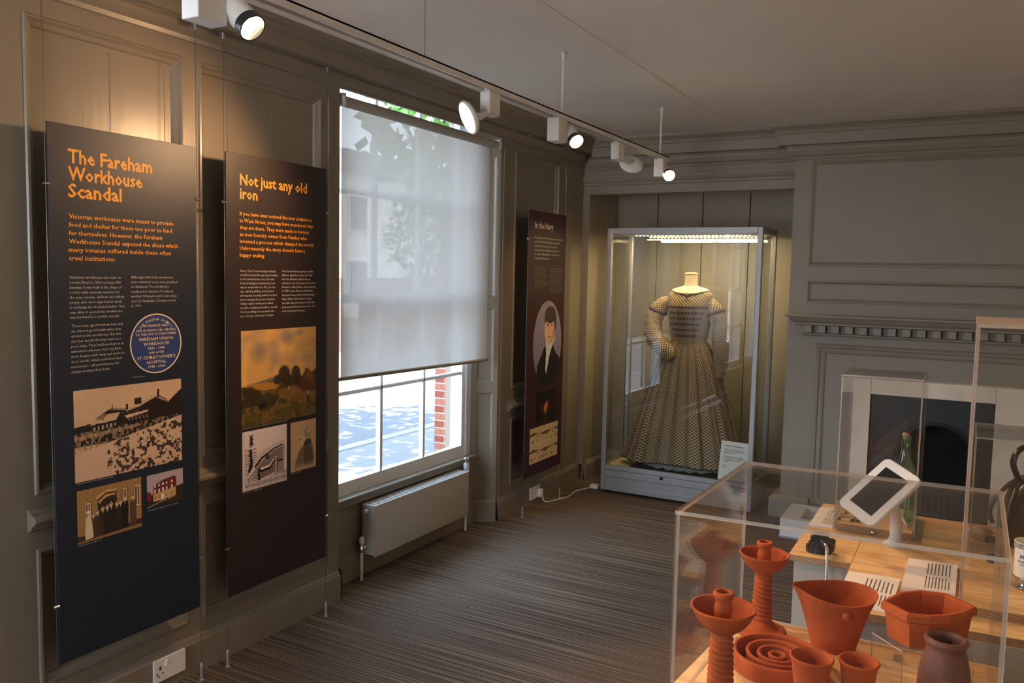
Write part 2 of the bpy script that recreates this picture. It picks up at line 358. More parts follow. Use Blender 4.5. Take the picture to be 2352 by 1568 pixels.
wb = struct('wall_back', (0, -2.5, 0)); mk = lambda a, b, c, d: (a, b, -2.57, -2.52, c, d)
for r in ((-3.06, -2.4, 0, H), (-1.0, 2.6, 0, H), (-2.4, -1.0, 0, .5), (-2.4, -1.0, 2.4, H)): MB().box(r[0], r[1], -2.6, -2.5, r[2], r[3]).build('wall_face', PAINT2, wb)
fill_window(wb, mk, -2.4, -1.0)  # unseen rear window, added to let more daylight into the room

# far wall: alcove on the left, chimney breast, right part
wf = struct('wall_far', (0, BY, 0))
BL, BR = -1.085, .70
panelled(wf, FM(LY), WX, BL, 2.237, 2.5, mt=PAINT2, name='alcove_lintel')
MB().box(WX, BL, LY+.002, LY+.10, 2.237, H).build('alcove_beam', PAINT2, wf)
lm = [(0, 2.30), (.012, 2.303), (.016, 2.32), (.010, 2.325), (.020, 2.34), (.028, 2.355), (.030, 2.365), (0, 2.368)]
MB().sweep(lm, [((WX, LY), (0, -1)), ((BL, LY), (0, -1))]).build('lintel_moulding', PAINT2, wf)
MB().box(WX, WX+.055, LY-.012, LY+.05, .14, 2.237).build('alcove_jamb', PAINT2, wf)
MB().box(-2.95, 2.6, 6.62, 6.7, 0, H).build('wall_core', PAINT2, wf)
x = WX
while x < BL:
    x2 = min(x+.372, BL); MB().box(x+.0025, x2-.0025, 6.55, 6.62, 0, 2.6, bev=.004).build('board', PAINT2, wf); x = x2
y = 5.96
while y < 6.54: MB().box(WX-.02, WX+.022, y+.002, y+.193, .0, 2.6, bev=.004).build('board', PAINT2, wf); y += .195
MB().box(BL, BL+.05, BY+.001, 6.6, 0, H).build('breast_side', PAINT2, wf)
FX0, FX1, FZ = -.543, .161, .89
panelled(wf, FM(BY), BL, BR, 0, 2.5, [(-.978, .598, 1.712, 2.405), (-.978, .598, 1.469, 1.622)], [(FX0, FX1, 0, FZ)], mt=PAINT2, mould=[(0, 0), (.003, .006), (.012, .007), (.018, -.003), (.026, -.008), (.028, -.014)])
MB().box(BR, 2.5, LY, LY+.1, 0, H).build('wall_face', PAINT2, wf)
MB().box(BR-.05, BR, BY+.001, LY, 0, H).build('breast_side', PAINT2, wf)
fb = MB(); fb.box(FX0-.03, FX0, BY, 6.25, 0, FZ); fb.box(FX1, FX1+.03, BY, 6.25, 0, FZ); fb.box(FX0-.03, FX1+.03, 6.2, 6.25, 0, FZ); fb.box(FX0-.03, FX1+.03, BY, 6.25, FZ, FZ+.03)
fb.build('firebox', SOOT, wf)

# cornice (one trim run round the walls)
CP = [(0, 2.415), (.010, 2.417), (.016, 2.432), (.030, 2.442), (.042, 2.462), (.047, 2.470), (.047, 2.487), (.052, 2.492), (.058, 2.500), (.103, 2.502), (.103, 2.570), (.110, 2.575), (.116, 2.590), (.130, 2.604), (.146, 2.612), (.153, 2.618), (.153, 2.64)]
path = [((WX, -2.5), (1, 0)), ((WX, LY), (1, -1)), ((BL, LY), (-1, -1)), ((BL, BY), (-1, -1)), ((BR, BY), (1, -1)), ((BR, LY), (1, -1)), ((2.5, LY), (0, -1))]
CPL = [(p, z+(.058 if z < 2.46 else .05 if z < 2.499 else .030 if z < 2.58 else .012 if z < 2.61 else .006 if z < 2.63 else 0)) for p, z in CP]
stru(MB().sweep(CPL, [((WX, -2.5), (1, 0)), ((WX, LY), (1, -1))]).build('trim_1', PAINT))
stru(MB().sweep(CP, path[1:]).build('trim_2', PAINT2))
# ceiling bead
stru(MB().box(-1.55, -1.475, .5, LY, H-.006, H, bev=.004).build('trim_3', CEIL))
# skirtings
SK = lambda h: [(0, h), (.006, h), (.016, h-.008), (.020, h-.020), (.024, h-.026), (.024, 0)]
bl = struct('baseboard_left', (WX, 3, 0))
for a, b in ((-2.5, -.10), (1.44, 3.07), (4.63, 5.89)):
    MB().sweep(SK(.15), [((WX, a), (1, 0)), ((WX, b), (1, 0))]).build('skirting_board', PAINT, bl)
bf = struct('baseboard_far', (0, BY, 0))
for pth in ([((BL, 6.5), (-1, 0)), ((BL, BY), (-1, -1)), ((FX0-.35, BY), (0, -1))], [((FX1+.35, BY), (0, -1)), ((BR, BY), (1, -1)), ((BR, LY), (1, -1)), ((2.5, LY), (0, -1))]):
    MB().sweep([(p*2.6, z) for p, z in SK(.155)], pth).build('skirting_board', PAINT2, bf)
MB().sweep(SK(.14), [((WX+.02, 5.96), (1, 0)), ((WX+.02, 6.55), (1, -1)), ((BL, 6.55), (0, -1))]).build('skirting_board', PAINT2, bf)
# chair rail
RP = lambda z: [(0, z+.045), (.012, z+.044), (.022, z+.030), (.040, z+.026), (.048, z+.018), (.048, z+.008), (.038, z-.004), (.026, z-.010), (.020, z-.024), (.008, z-.030), (0, z-.034)]
stru(MB().sweep(RP(.775), [((WX, 1.555), (1, 0)), ((WX, 2.985), (1, 0))]).build('trim_4', PAINT))
stru(MB().sweep(RP(.735), [((WX, 4.752), (1, 0)), ((WX, 5.50), (1, 0))]).build('trim_5', PAINT))
stru(MB().box(WX, WX+.012, 5.56, 5.66, .15, 2.42, bev=.004).build('trim_6', PAINT))
# vertical architrave lines beside the windows
for y in (3.005, 4.655): stru(MB().box(WX, WX+.008, y-.012, y+.012, .15, 2.42, bev=.003).build('trim_7', PAINT))

# ------------------------------------------------------------------ windows
def window(nm, y0, y1, panes=True):
    root = struct(nm, (WX, (y0+y1)/2, 0)); yi0, yi1 = y0+.05, y1-.10; XB = -2.80
    def slant(ya, yb, flip):
        P0, P1 = Vector((WX, ya, 0)), Vector((XB, yb, 0)); t = (P1-P0); L = t.length; t.normalize(); n_ = Vector((-t.y, t.x, 0))
        if (n_.y > 0) == (yb > (y0+y1)/2): n_ = -n_
        f = lambda a, b, c: tuple(P0+t*a+n_*c+Vector((0, 0, b)))
        panelled(root, f, 0, L, 0, 2.60, [(.030, L-.035, .30, .85), (.030, L-.035, .92, 1.40), (.030, L-.035, 1.46, 2.36)], mt=PAINT, name='reveal', mould=[(0, 0), (.006, -.004), (.014, -.010)])
        s_ = MB(); pr = [(0, .15), (.006, .15), (.016, .142), (.020, .13), (.020, 0)]
        V = [f(a, z, c) for a in (0, L) for c, z in pr]; k = len(pr)
        s_.add(V, [(j, k+j, k+j+1, j+1) for j in range(k-1)]); s_.build('skirting_board', PAINT, root)
    slant(y0, yi0, 0); slant(y1, yi1, 1)
    MB().box(XB-.10, WX, y0, y1, 2.595, 2.602).build('soffit', PAINT, root)
    bm_ = lambda a, b, c: (-2.775+c, a, b)
    panelled(root, bm_, yi0-.03, yi1+.03, 0, .40, [(yi0+.06, yi1-.06, .19, .34)], mt=PAINT, name='apron')
    MB().box(-3.06, -2.776, y0, y1, -.06, .40).build('wall_core', PAINT, root)
    MB().box(-2.775, -2.757, yi0, yi1, 0, .15, bev=.005).build('skirting_board', PAINT, root)
    sl = MB(); sl.box(-2.80, -2.742, yi0-.02, yi1+.015, .432, .452, bev=.006); sl.box(-2.80, -2.752, yi0-.01, yi1+.01, .405, .432, bev=.004); sl.build('sill', PAINT, root)
    g0, g1 = yi0+.07, yi1-.10
    fr = MB()
    fr.box(-2.92, XB, yi0-.02, yi0+.03, .44, 2.60); fr.box(-2.92, XB, yi1-.055, yi1+.02, .44, 2.60); fr.box(-2.92, XB, yi0, yi1, 2.588, 2.60); fr.box(-2.92, XB, yi0, yi1, .44, .452)
    fr.box(XB-.004, XB+.008, yi1-.065, yi1-.052, .452, 2.59); fr.build('frame', WHITEW, root)
    def sash(nm2, xa, xb, za, zb, rb, rt):
        s_ = MB(); s_.box(xa, xb, g0-.045, g0, za, zb); s_.box(xa, xb, g1, g1+.045, za, zb); s_.box(xa, xb, g0, g1, za, za+rb); s_.box(xa, xb, g0, g1, zb-rt, zb)
        so = s_.build(nm2, WHITEW, root); xm = (xa+xb)/2; zm = (za+rb+zb-rt)/2; wy = (g1-g0)/3
        for k in (1, 2):
            MB().box(xa+.004, xb-.004, g0+wy*k-.011, g0+wy*k+.011, za+rb, zb-rt, bev=.004).build('glazing_bar', WHITEW, so)
        MB().box(xa+.004, xb-.004, g0, g1, zm-.011, zm+.011, bev=.004).build('glazing_bar', WHITEW, so)
        for i in range(3):
            for j in range(2):
                z0, z1 = ((za+rb, zm), (zm, zb-rt))[j]
                MB().box(xm-.0015, xm+.0015, g0+wy*i, g0+wy*(i+1), z0, z1).build('pane', PANE, so)
        return so
    lo = sash('lower_sash', -2.845, -2.805, .452, 1.487, .068, .035); up = sash('upper_sash', -2.89, -2.85, 1.465, 2.588, .035, .03)
    if panes:
        k_ = MB()
        for yy in (g0+.18, g0+.95): k_.box(-2.806, -2.79, yy-.03, yy+.03, 1.487, 1.50, bev=.003); k_.cyl((-2.80, yy, 1.50), (-2.79, yy+.03, 1.525), .006, 8); k_.lathe((-2.79, yy+.03, 1.532), [(0, -.012), (.010, -.006), (.012, 0), (.010, .006), (0, .012)], 10)
        k_.build('sash_catch', BLACK, root)
    return root
WHITEW = mat('white_window_paint', (.74, .75, .76), .35)
window('window_1', 3.08, 4.62); window('window_2', -.10, 1.44, False)

# ------------------------------------------------------------------ outdoors, beyond the window
GZ = -.30
gr = MB().box(-60, -3.06, -40, 60, GZ-.1, GZ).build('ground', mat('street_asphalt', (.052, .054, .060), .9, noise=.3, nscale=30)); gr['kind'] = 'structure'
yd = MB(); yd.box(-3.06, 40, -40, -2.6, GZ-.1, GZ+.01); yd.box(2.6, 40, -2.6, 60, GZ-.1, GZ+.01); yo = yd.build('bounce_ground', mat('pale_bounce_paving', (.76, .72, .66), .9, noise=.2, nscale=3)); yo['kind'] = 'structure'  # unseen ground kept pale to bounce sunlight up onto the ceiling
kb = MB().box(-5.85, -5.72, -10, 40, GZ, GZ+.035, bev=.01).build('kerb_strip', mat('kerb_stone', (.12, .118, .115), .8, noise=.2)); kb['kind'] = 'structure'
pv = MB().box(-5.72, -3.06, -10, 40, GZ, GZ+.02).build('pavement', mat('paving', (.075, .073, .072), .85, noise=.2, nscale=8)); pv['kind'] = 'structure'
BRICK = [mat('red_brick', (.19, .040, .022), .85, noise=.3, nscale=25), mat('buff_red_brick', (.24, .085, .05), .85, noise=.3, nscale=25)]
MORT = mat('mortar', (.34, .31, .28), .9)
gp = thing('gate_pier', 'red brick gate pier with pale mortar seen outside through the lower window panes', 'gate pier', (-4.72, 7.19, GZ))
px_, py_ = -4.72, 7.19
MB().box(px_-.100, px_+.100, py_-.100, py_+.100, GZ, 1.75).build('mortar_core', MORT, gp)
bme = {}
for r in range(26):
    z = GZ+.005+r*.078
    for k in (0, 1):
        o = 'x' if r % 2 else 'y'
        key = (o, k)
        if r < 2: 
            mb = MB()
            if o == 'y': mb.box(px_-.1075+k*.1095, px_-.1075+k*.1095+.1025, py_-.108, py_+.108, z, z+.066, bev=.004)
            else: mb.box(px_-.108, px_+.108, py_-.1075+k*.1095, py_-.1075+k*.1095+.1025, z, z+.066, bev=.004)
            b = mb.build('brick', BRICK[(r+k) % 2], gp); bme[key] = (b, z)
        else:
            b0, z0 = bme[key]; b = b0.copy(); COL.objects.link(b); b.location.z += z-z0
def tree(nm, label, x, y, h, rad, n, hue, trunk=True, low=.35):
    t = thing(nm, label, 'tree', (x, y, GZ), 'trees across the street'); mb = MB(); R_ = np.random.RandomState(int(abs(x*7+y*13)))
    for _ in range(n):
        d = R_.randn(3); d /= np.linalg.norm(d); rr = rad*R_.rand()**.4; c = np.array([x, y, GZ+h*.62])+d*rr*np.array([1, 1, .75]) 
        if c[2] < GZ+h*low: continue
        a, b = R_.randn(3), R_.randn(3); a /= np.linalg.norm(a); b -= a*(a@b); b /= np.linalg.norm(b); s_ = .08+.10*R_.rand()
        mb.add([c-a*s_, c+b*s_*.6, c+a*s_, c-b*s_*.6], [(0, 1, 2, 3)])
    mb.build('foliage', mat('leaf_green_%s' % hue, ((.10, .22, .04), (.05, .12, .03))[hue], .6), t, recalc=False)['kind'] = 'stuff'
    if trunk: MB().tube([(x, y, GZ), (x+.05, y, GZ+h*.3), (x-.05, y+.1, GZ+h*.65)], [.16, .12, .06], 8).build('trunk', mat('bark', (.10, .07, .05), .9), t)
tree('broadleaf_tree', 'bright green leafy tree seen at the left edge of the window', -9.4, 6.2, 4.3, 1.9, 2600, 0)
tree('broadleaf_tree', 'dark leafy tree outside behind the middle of the roller blind', -15, 11, 5.0, 2.5, 3000, 1, low=.28)
tree('broadleaf_tree', 'dark leafy tree outside behind the right of the roller blind', -12.5, 20, 4.8, 2.5, 2600, 1, low=.2)
tree('street_tree', 'overhanging tree throwing dappled shade on the road', -5.0, 9.3, 6.0, 2.1, 2400, 0, False, .5)
gw = thing('garden_wall', 'low dark wall with gaps across the street behind the roller blind', 'wall', (-13, 14, GZ))
for y0, y1 in ((4, 9.2), (9.9, 12.6), (13.8, 15.2), (16, 24)): MB().box(-13.2, -13, y0, y1, GZ, 1.45, bev=.01).build('wall_bay', mat('dark_brick', (.13, .06, .045), .9, noise=.3, nscale=12), gw)
bd = thing('terrace_house', 'pale house front far across the street', 'house', (-22, 20, GZ))
MB().box(-26, -22, 8, 34, GZ, 5.5).build('wall', mat('render', (.6, .57, .5), .9), bd)
MB().box(-26.3, -21.8, 7.8, 34.2, 5.5, 6.4).build('roof', mat('slate', (.12, .12, .13), .8), bd)
for yy in range(10, 34, 4):
    for zz in (.6, 3.2): f_ = MB().box(-22.02, -21.96, yy, yy+1.2, zz, zz+1.5).build('window_frame', WHITEW, bd); MB().box(-21.97, -21.94, yy+.08, yy+1.12, zz+.08, zz+1.42).build('pane', mat('dark_glass', (.05, .06, .07), .1), f_)

# ------------------------------------------------------------------ roller blind
rb = thing('roller_blind', 'beige screen fabric roller blind lowered over most of the sash window', 'blind', (-2.68, 3.83, 2.44))
MB().cyl((-2.680, 3.125, 2.426), (-2.680, 4.585, 2.426), .026, 28).build('roller_tube', mat('beige_fabric_roll', (.36, .345, .31), .8), rb, smooth=True, angle=.6)
for y0 in (3.100, 4.585):
    q = MB(); q.box(-2.720, -2.648, y0, y0+.022, 2.398, 2.452, bev=.01); q.box(-2.70, -2.655, y0, y0+.022, 2.446, 2.46); q.build('bracket', mat('grey_plastic', (.42, .42, .40), .4), rb)
fab = MB(); NY, NZ = 14, 20
for j in range(NZ+1):
    for i in range(NY+1):
        yy = 3.148+(4.555-3.148)*i/NY; zz = 1.078+(2.415-1.078)*j/NZ; fab.v.append((-2.708-.004*math.sin(i*.9)*math.sin(j*.35), yy, zz))
fab.f = [(j*(NY+1)+i, j*(NY+1)+i+1, (j+1)*(NY+1)+i+1, (j+1)*(NY+1)+i) for j in range(NZ) for i in range(NY)]; fab.m = [0]*len(fab.f)
fab.build('fabric', BLIND, rb, smooth=True)
MB().tube([(-2.708, 3.132, 1.084), (-2.708, 4.560, 1.066)], .010, 12).build('bottom_bar', mat('bronze_bar', (.30, .25, .19), .35, metal=.6), rb, smooth=True, angle=.8)
ch = MB()
for yy, sag in ((4.558, 0), (4.582, .012)):
    for k in range(150):
        z = 2.43-k*.0063; ch.lathe((-2.655+(.0), yy-sag*math.sin(k/150*3.1), z), [(0, -.0024), (.0024, 0), (0, .0024)], 6)
ch.build('bead_chain', mat('chain_white', (.8, .8, .78), .3), rb)['kind'] = 'stuff'
q = MB(); q.cyl((-2.665, 4.562, 1.485), (-2.645, 4.562, 1.485), .016, 16); q.cyl((-2.665, 4.588, 1.485), (-2.645, 4.588, 1.485), .014, 16); q.build('chain_tensioner', clear_mat('clear_plastic', (.8, .82, .85), f0=.15, body=.3, bodycol=(.8, .8, .85)), rb)

# ------------------------------------------------------------------ radiator
rd = thing('radiator', 'grey white panel radiator with slatted top grille under the window', 'radiator', (-2.70, 3.82, 0))
X0, X1, Y0, Y1, Z0, Z1 = -2.742, -2.655, 3.36, 4.285, .125, .40
q = MB(); q.box(X1-.010, X1, Y0+.004, Y1-.004, Z0, Z1-.004, bev=.006); q.box(X0, X0+.010, Y0, Y1, Z0, Z1-.004); q.build('front_panel', RADW, rd, smooth=True, angle=.6)
for y in (Y0, Y1-.004): MB().box(X0, X1-.004, y, y+.004, Z0+.01, Z1, bev=.0015).build('side_cover', RADW, rd)
gg = MB(); gg.box(X0, X0+.006, Y0, Y1, Z1-.006, Z1); gg.box(X1-.006, X1, Y0, Y1, Z1-.006, Z1); gob = gg.build('grille', RADW, rd)
s0 = None
for k in range(38):
    y = Y0+.012+k*(Y1-Y0-.024)/38
    if s0 is None: s0 = MB().box(X0+.006, X1-.006, y, y+.012, Z1-.005, Z1-.001).build('slat', RADW, gob); sy = y
    else: s = s0.copy(); COL.objects.link(s); s.location.y += y-sy
MB().box(X0+.02, X1-.02, Y0+.02, Y1-.02, Z0+.02, Z1-.05).build('convector_core', mat('dark_gap', (.05, .05, .05), .8), rd)
MB().cyl((X0+.03, Y0, Z1-.035), (X0+.03, Y0-.016, Z1-.035), .011, 16).build('bleed_plug', WHITEP, rd)
q = MB(); q.tube([(-2.722, 3.335, 0), (-2.722, 3.335, .155)], .0085, 12); q.build('pipe', WHITEP, rd)
q = MB(); q.tube([(-2.715, 4.345, 0), (-2.715, 4.345, .36)], .0075, 12); q.build('pipe', WHITEP, rd)
q = MB(); q.lathe((-2.722, 3.335, .150), [(.010, 0), (.014, .006), (.014, .02), (.010, .03), (.009, .045)], 14); q.cyl((-2.722, 3.335, .172), (-2.722, 3.362, .172), .010, 14); q.lathe((-2.722, 3.345, .172), [(.014, 0), (.016, .004), (.014, .012)], 12, axis=(0, 1, 0)); q.build('lockshield_valve', CHROME, rd, smooth=True, angle=.6)
MB().lathe((-2.722, 3.335, .193), [(.009, 0), (.013, .008), (.014, .02), (.012, .036), (.007, .042), (0, .043)], 16).build('valve_cap', WHITEP, rd, smooth=True)
q = MB(); q.cyl((-2.715, 4.345, .33), (-2.715, 4.345, .375), .010, 12); q.cyl((-2.715, 4.345, .35), (-2.715, 4.285, .35), .008, 12); q.build('valve_body', CHROME, rd)
q = MB(); q.lathe((-2.715, 4.345, .378), [(.012, 0), (.017, .006), (.019, .03), (.018, .052), (.016, .06)], 20); q.build('thermostat_head', WHITEP, rd, smooth=True, angle=.6)
MB().lathe((-2.715, 4.345, .438), [(.017, 0), (.017, .026), (.013, .030), (0, .031)], 20).build('thermostat_ring', CHROME, rd, smooth=True, angle=.6)

# ------------------------------------------------------------------ sockets and lead
def socket(nm, label, y0, y1, z0, z1, x=-2.636, tilt=0):
    t = thing(nm, label, 'socket', (x, (y0+y1)/2, (z0+z1)/2)); MB().box(x, x+.010, y0, y1, z0, z1, bev=.002).build('face_plate', mat('white_plastic', (.76, .74, .70), .35), t); return t
s1 = socket('wall_socket', 'white double wall socket with round timer plug on the near skirting', 1.999, 2.143, .040, .128)
BK = mat('slot_black', (.01, .01, .01), .8)
for y, z, a, b in ((2.026, .094, .004, .007), (2.012, .073, .0035, .0032), (2.037, .071, .0035, .0022), (2.020, .062, .0035, .0022)): MB().box(-2.627, -2.6255, y-a, y+a, z-b, z+b).build('pin_slot', BK, s1)
for y in (2.052, 2.068): MB().box(-2.626, -2.621, y-.006, y+.006, .095, .117, bev=.001).build('rocker_switch', mat('white_plastic2', (.84, .82, .79), .35), s1)
MB().prism([(2.080, .045), (2.124, .045), (2.128, .052), (2.126, .080), (2.114, .098), (2.102, .101), (2.088, .096), (2.078, .080), (2.076, .052)], 0, .012).build('blanking_plug', mat('cream_plastic', (.70, .60, .38), .4), s1)
o = s1.children[-1]; me = o.data
for v in me.vertices: 
    p = v.co+wloc(s1); v.co = Vector((-2.626+p.z*.9, p.x, p.y))-wloc(s1)
bm = bmesh.new(); bm.from_mesh(me); bmesh.ops.recalc_face_normals(bm, faces=bm.faces[:]); bm.to_mesh(me); bm.free()
s2 = socket('wall_socket', 'white double wall socket with a plug in it behind the navy panel', 5.055, 5.20, .038, .125)
MB().box(-2.626, -2.595, 5.155, 5.195, .045, .10, bev=.006).build('plug', MC['white_plastic'], s2)
for y, z in ((5.078, .085), (5.070, .062), (5.092, .062)): MB().box(-2.627, -2.6255, y-.003, y+.003, z-.003, z+.003).build('pin_slot', BK, s2)
cb = MB().tube(smooth_pts([(-2.595, 5.175, .05), (-2.575, 5.18, .012), (-2.55, 5.24, .006), (-2.53, 5.32, .006), (-2.50, 5.42, .006), (-2.52, 5.56, .006), (-2.50, 5.66, .006), (-2.46, 5.74, .010)], 8), .0042, 8).build('power_lead', WHITEP, smooth=True)
tag(cb, 'white power lead running along the carpet from the far socket', 'cable')
ex = thing('extension_block', 'small white connector block on the carpet left of the dress showcase', 'connector', (-2.45, 5.76, 0)); MB().box(-2.475, -2.41, 5.74, 5.79, 0, .03, bev=.005).build('block', MC['white_plastic'], ex)

# ------------------------------------------------------------------ printed pictures (drawn into a colour attribute on a fine grid)
class Pic:
    def __init__(s, w, h, c): s.w, s.h = w, h; s.a = np.ones((h, w, 3))*np.array(c)/255.; s.X, s.Y = np.meshgrid((np.arange(w)+.5)/w, (np.arange(h)+.5)/h)
    def put(s, m_, c, al=1.0): 
        m_ = np.clip(m_*al, 0, 1)[..., None]; s.a = s.a*(1-m_)+np.array(c)/255.*m_; return s
    def poly(s, P, c, al=1.0):
        ins = np.zeros(s.X.shape, bool); n = len(P)
        for i in range(n):
            (x0, y0), (x1, y1) = P[i], P[(i+1) % n]
            if y0 == y1: continue
            cnd = ((y0 > s.Y) != (y1 > s.Y)) & (s.X < (x1-x0)*(s.Y-y0)/(y1-y0)+x0); ins ^= cnd
        return s.put(ins*1.0, c, al)
    def ell(s, x, y, rx, ry, c, al=1.0, soft=0):
        d = np.sqrt(((s.X-x)/rx)**2+((s.Y-y)/ry)**2)
        return s.put((d < 1)*1.0 if not soft else np.clip((1-d)/soft, 0, 1), c, al)
    def rect(s, x0, y0, x1, y1, c, al=1.0): return s.put(((s.X > x0) & (s.X < x1) & (s.Y > y0) & (s.Y < y1))*1.0, c, al)
    def noise(s, sx, sy, oct=3):
        out = np.zeros((s.h, s.w)); amp = 1
        for o in range(oct):
            gx, gy = int(sx*2**o)+2, int(sy*2**o)+2; g = RNG.rand(gy, gx); fx = s.X*(gx-1.001); fy = s.Y*(gy-1.001); ix, iy = fx.astype(int), fy.astype(int); tx, ty = fx-ix, fy-iy
            tx, ty = tx*tx*(3-2*tx), ty*ty*(3-2*ty)
            out += amp*((g[iy, ix]*(1-tx)+g[iy, ix+1]*tx)*(1-ty)+(g[iy+1, ix]*(1-tx)+g[iy+1, ix+1]*tx)*ty); amp *= .5
        return out/sum(.5**k for k in range(oct))
    def grain(s, k): s.a = np.clip(s.a+(RNG.rand(s.h, s.w, 1)-.5)*k, 0, 1); return s
    def mesh(s, name, parent, x, y0, y1, z0, z1, mask=None):
        w, h = s.w, s.h; off = wloc(parent); ys = np.linspace(y0, y1, w+1)-off.y; zs = np.linspace(z1, z0, h+1)-off.z
        YY, ZZ = np.meshgrid(ys, zs); V = np.stack([np.full(YY.size, x-off.x), YY.ravel(), ZZ.ravel()], 1)
        idx = np.arange((w+1)*(h+1)).reshape(h+1, w+1); Fq = np.stack([idx[1:, :-1], idx[1:, 1:], idx[:-1, 1:], idx[:-1, :-1]], -1)
        C = s.a
        if mask is not None: Fq = Fq[mask]; C = C[mask]
        Fq = Fq.reshape(-1, 4); C = C.reshape(-1, 3)
        me = bpy.data.meshes.new(name); me.from_pydata(V.tolist(), [], Fq.tolist()); me.materials.append(PRINT)
        at = me.color_attributes.new('print', 'BYTE_COLOR', 'CORNER'); lin = np.where(C <= .04045, C/12.92, ((C+.055)/1.055)**2.4)
        arr = np.ones((len(Fq)*4, 4)); arr[:, :3] = np.repeat(lin, 4, 0); at.data.foreach_set('color', arr.ravel()); me.update()
        o = bpy.data.objects.new(name, me); COL.objects.link(o); o.parent = parent; return o
def people(p, xs, base, hts, cols, wd):
    for x, h, c in zip(xs, hts, cols):
        p.poly([(x-wd, base), (x-wd*1.05, base-h*.72), (x-wd*.55, base-h*.83), (x+wd*.55, base-h*.83), (x+wd*1.05, base-h*.72), (x+wd, base)], c)
        p.poly([(x-wd*.18, base-h*.82), (x, base-h*.73), (x+wd*.18, base-h*.82)], (205, 190, 160)); p.ell(x, base-h*.91, wd*.52, h*.095, (205, 175, 135)); p.ell(x, base-h*.96, wd*.45, h*.04, (110, 85, 60), .8)
def pic_workhouse():
    p = Pic(150, 110, (208, 176, 142)); n = p.noise(3, 3, 2); p.put(n*.3, (160, 130, 100))
    D = (38, 30, 26)
    p.poly([(0, .40), (1, .26), (1, .60), (0, .62)], D)
    p.poly([(.21, .31), (.30, .25), (.46, .29), (.46, .42), (.21, .42)], D); p.poly([(.30, .25), (.46, .29), (.46, .265), (.31, .235)], (150, 125, 100))
    p.poly([(.46, .29), (.56, .26), (.72, .17), (.86, .26), (.86, .40), (.46, .42)], D); p.poly([(.46, .30), (.57, .27), (.74, .18), (.73, .15), (.56, .235), (.46, .275)], (190, 160, 130))
    p.poly([(.74, .17), (.86, .255), (.86, .235), (.76, .15)], (120, 95, 75)); p.rect(.53, .16, .60, .24, (45, 35, 30)); p.rect(.755, .09, .775, .19, D); p.rect(.325, .2, .332, .27, D); p.rect(.455, .22, .475, .28, D)
    p.poly([(.13, .40), (.24, .30), (.40, .30), (.36, .38)], (195, 165, 135)); p.poly([(.18, .34), (.24, .29), (.29, .30), (.25, .36)], (130, 105, 85))
    p.poly([(.13, .41), (.36, .385), (.41, .31), (.46, .36), (.46, .50), (.13, .52)], D); p.poly([(.44, .345), (.67, .315), (.66, .34), (.46, .38)], (205, 175, 145))
    p.poly([(.83, .30), (.90, .22), (1, .12), (1, .40), (.83, .40)], D)
    for k in range(6): p.rect(.16+k*.037, .425-k*.004, .178+k*.037, .47-k*.004, (200, 180, 155), .8)
    for k in range(6): p.rect(.47+k*.035, .375, .485+k*.035, .405, (190, 170, 145), .6)
    for k in range(8): p.rect(.24+k*.045, .31-.002*k, .25+k*.045, .335-.002*k, (180, 155, 130), .6)
    n = p.noise(60, 25, 2); p.put(((p.Y > .47-.05*p.X) & (p.Y < .68-.15*p.X))*(n > .52)*1.0, (150, 125, 100), .8)
    p.poly([(0, .50), (.55, .46), (.62, .47), (.55, .50), (0, .55)], (185, 155, 125), .6)
    p.put((p.Y > .70-.26*p.X)*1.0, (200, 170, 142)); n = p.noise(40, 30, 2)
    m = ((p.X+.75*(p.Y-.6) > .36+.25*np.abs(p.Y-.72)) & (p.Y > .70-.24*p.X) & (p.X > .28))*(n > .54); p.put(m*1.0, (52, 40, 34), .9)
    return p.grain(.06)
def pic_staff():
    p = Pic(150, 114, (168, 132, 82)); yy = (p.Y*34).astype(int); p.put((np.mod(p.Y*34, 1) < .3)*1.0, (95, 70, 42), .55); p.put((np.mod(p.X*16+(yy % 2)*.5, 1) < .12)*1.0, (95, 70, 42), .5)
    p.poly([(.30, .30), (.60, .18), (.60, .75), (.33, .75)], (48, 36, 26))
    for k in range(4): p.poly([(.28+.02*k, .20+.05*k), (.44, .10+.045*k), (.60-.01*k, .12+.045*k), (.60-.01*k, .135+.045*k), (.44, .125+.045*k), (.29+.02*k, .23+.05*k)], (215, 180, 120)if k % 2 == 0 else (60, 44, 30))
    for x0, x1, y0, y1 in ((.12, .20, .26, .62), (.69, .77, .14, .5), (.88, .985, .14, .56)): p.rect(x0-.01, y0-.01, x1+.01, y1, (70, 52, 36)); p.rect(x0, y0, x1, y1, (215, 190, 145)); p.rect(x0+.015, y0+.03, x1-.015, y1-.03, (95, 75, 52)); p.rect((x0+x1)/2-.005, y0, (x0+x1)/2+.005, y1, (215, 190, 145))
    p.poly([(0, .93), (1, .90), (1, 1), (0, 1)], (140, 105, 65)); p.poly([(0, .86), (.5, .92), (1, .82), (1, .93), (0, .97)], (60, 45, 30))
    people(p, [.24, .30, .38, .45, .51, .60, .66, .73, .86], .94, [.46, .50, .55, .56, .60, .58, .60, .66, .64], [(74, 56, 40), (70, 52, 38), (60, 46, 34), (36, 28, 24), (40, 32, 26), (44, 34, 28), (50, 38, 30), (32, 26, 22), (82, 64, 48)], .052)
    p.poly([(.11, .96), (.12, .62), (.14, .52), (.20, .52), (.215, .62), (.235, .94)], (214, 196, 158)); p.ell(.168, .47, .022, .045, (205, 175, 135)); p.ell(.168, .44, .035, .03, (225, 212, 180))
    return p.grain(.07)
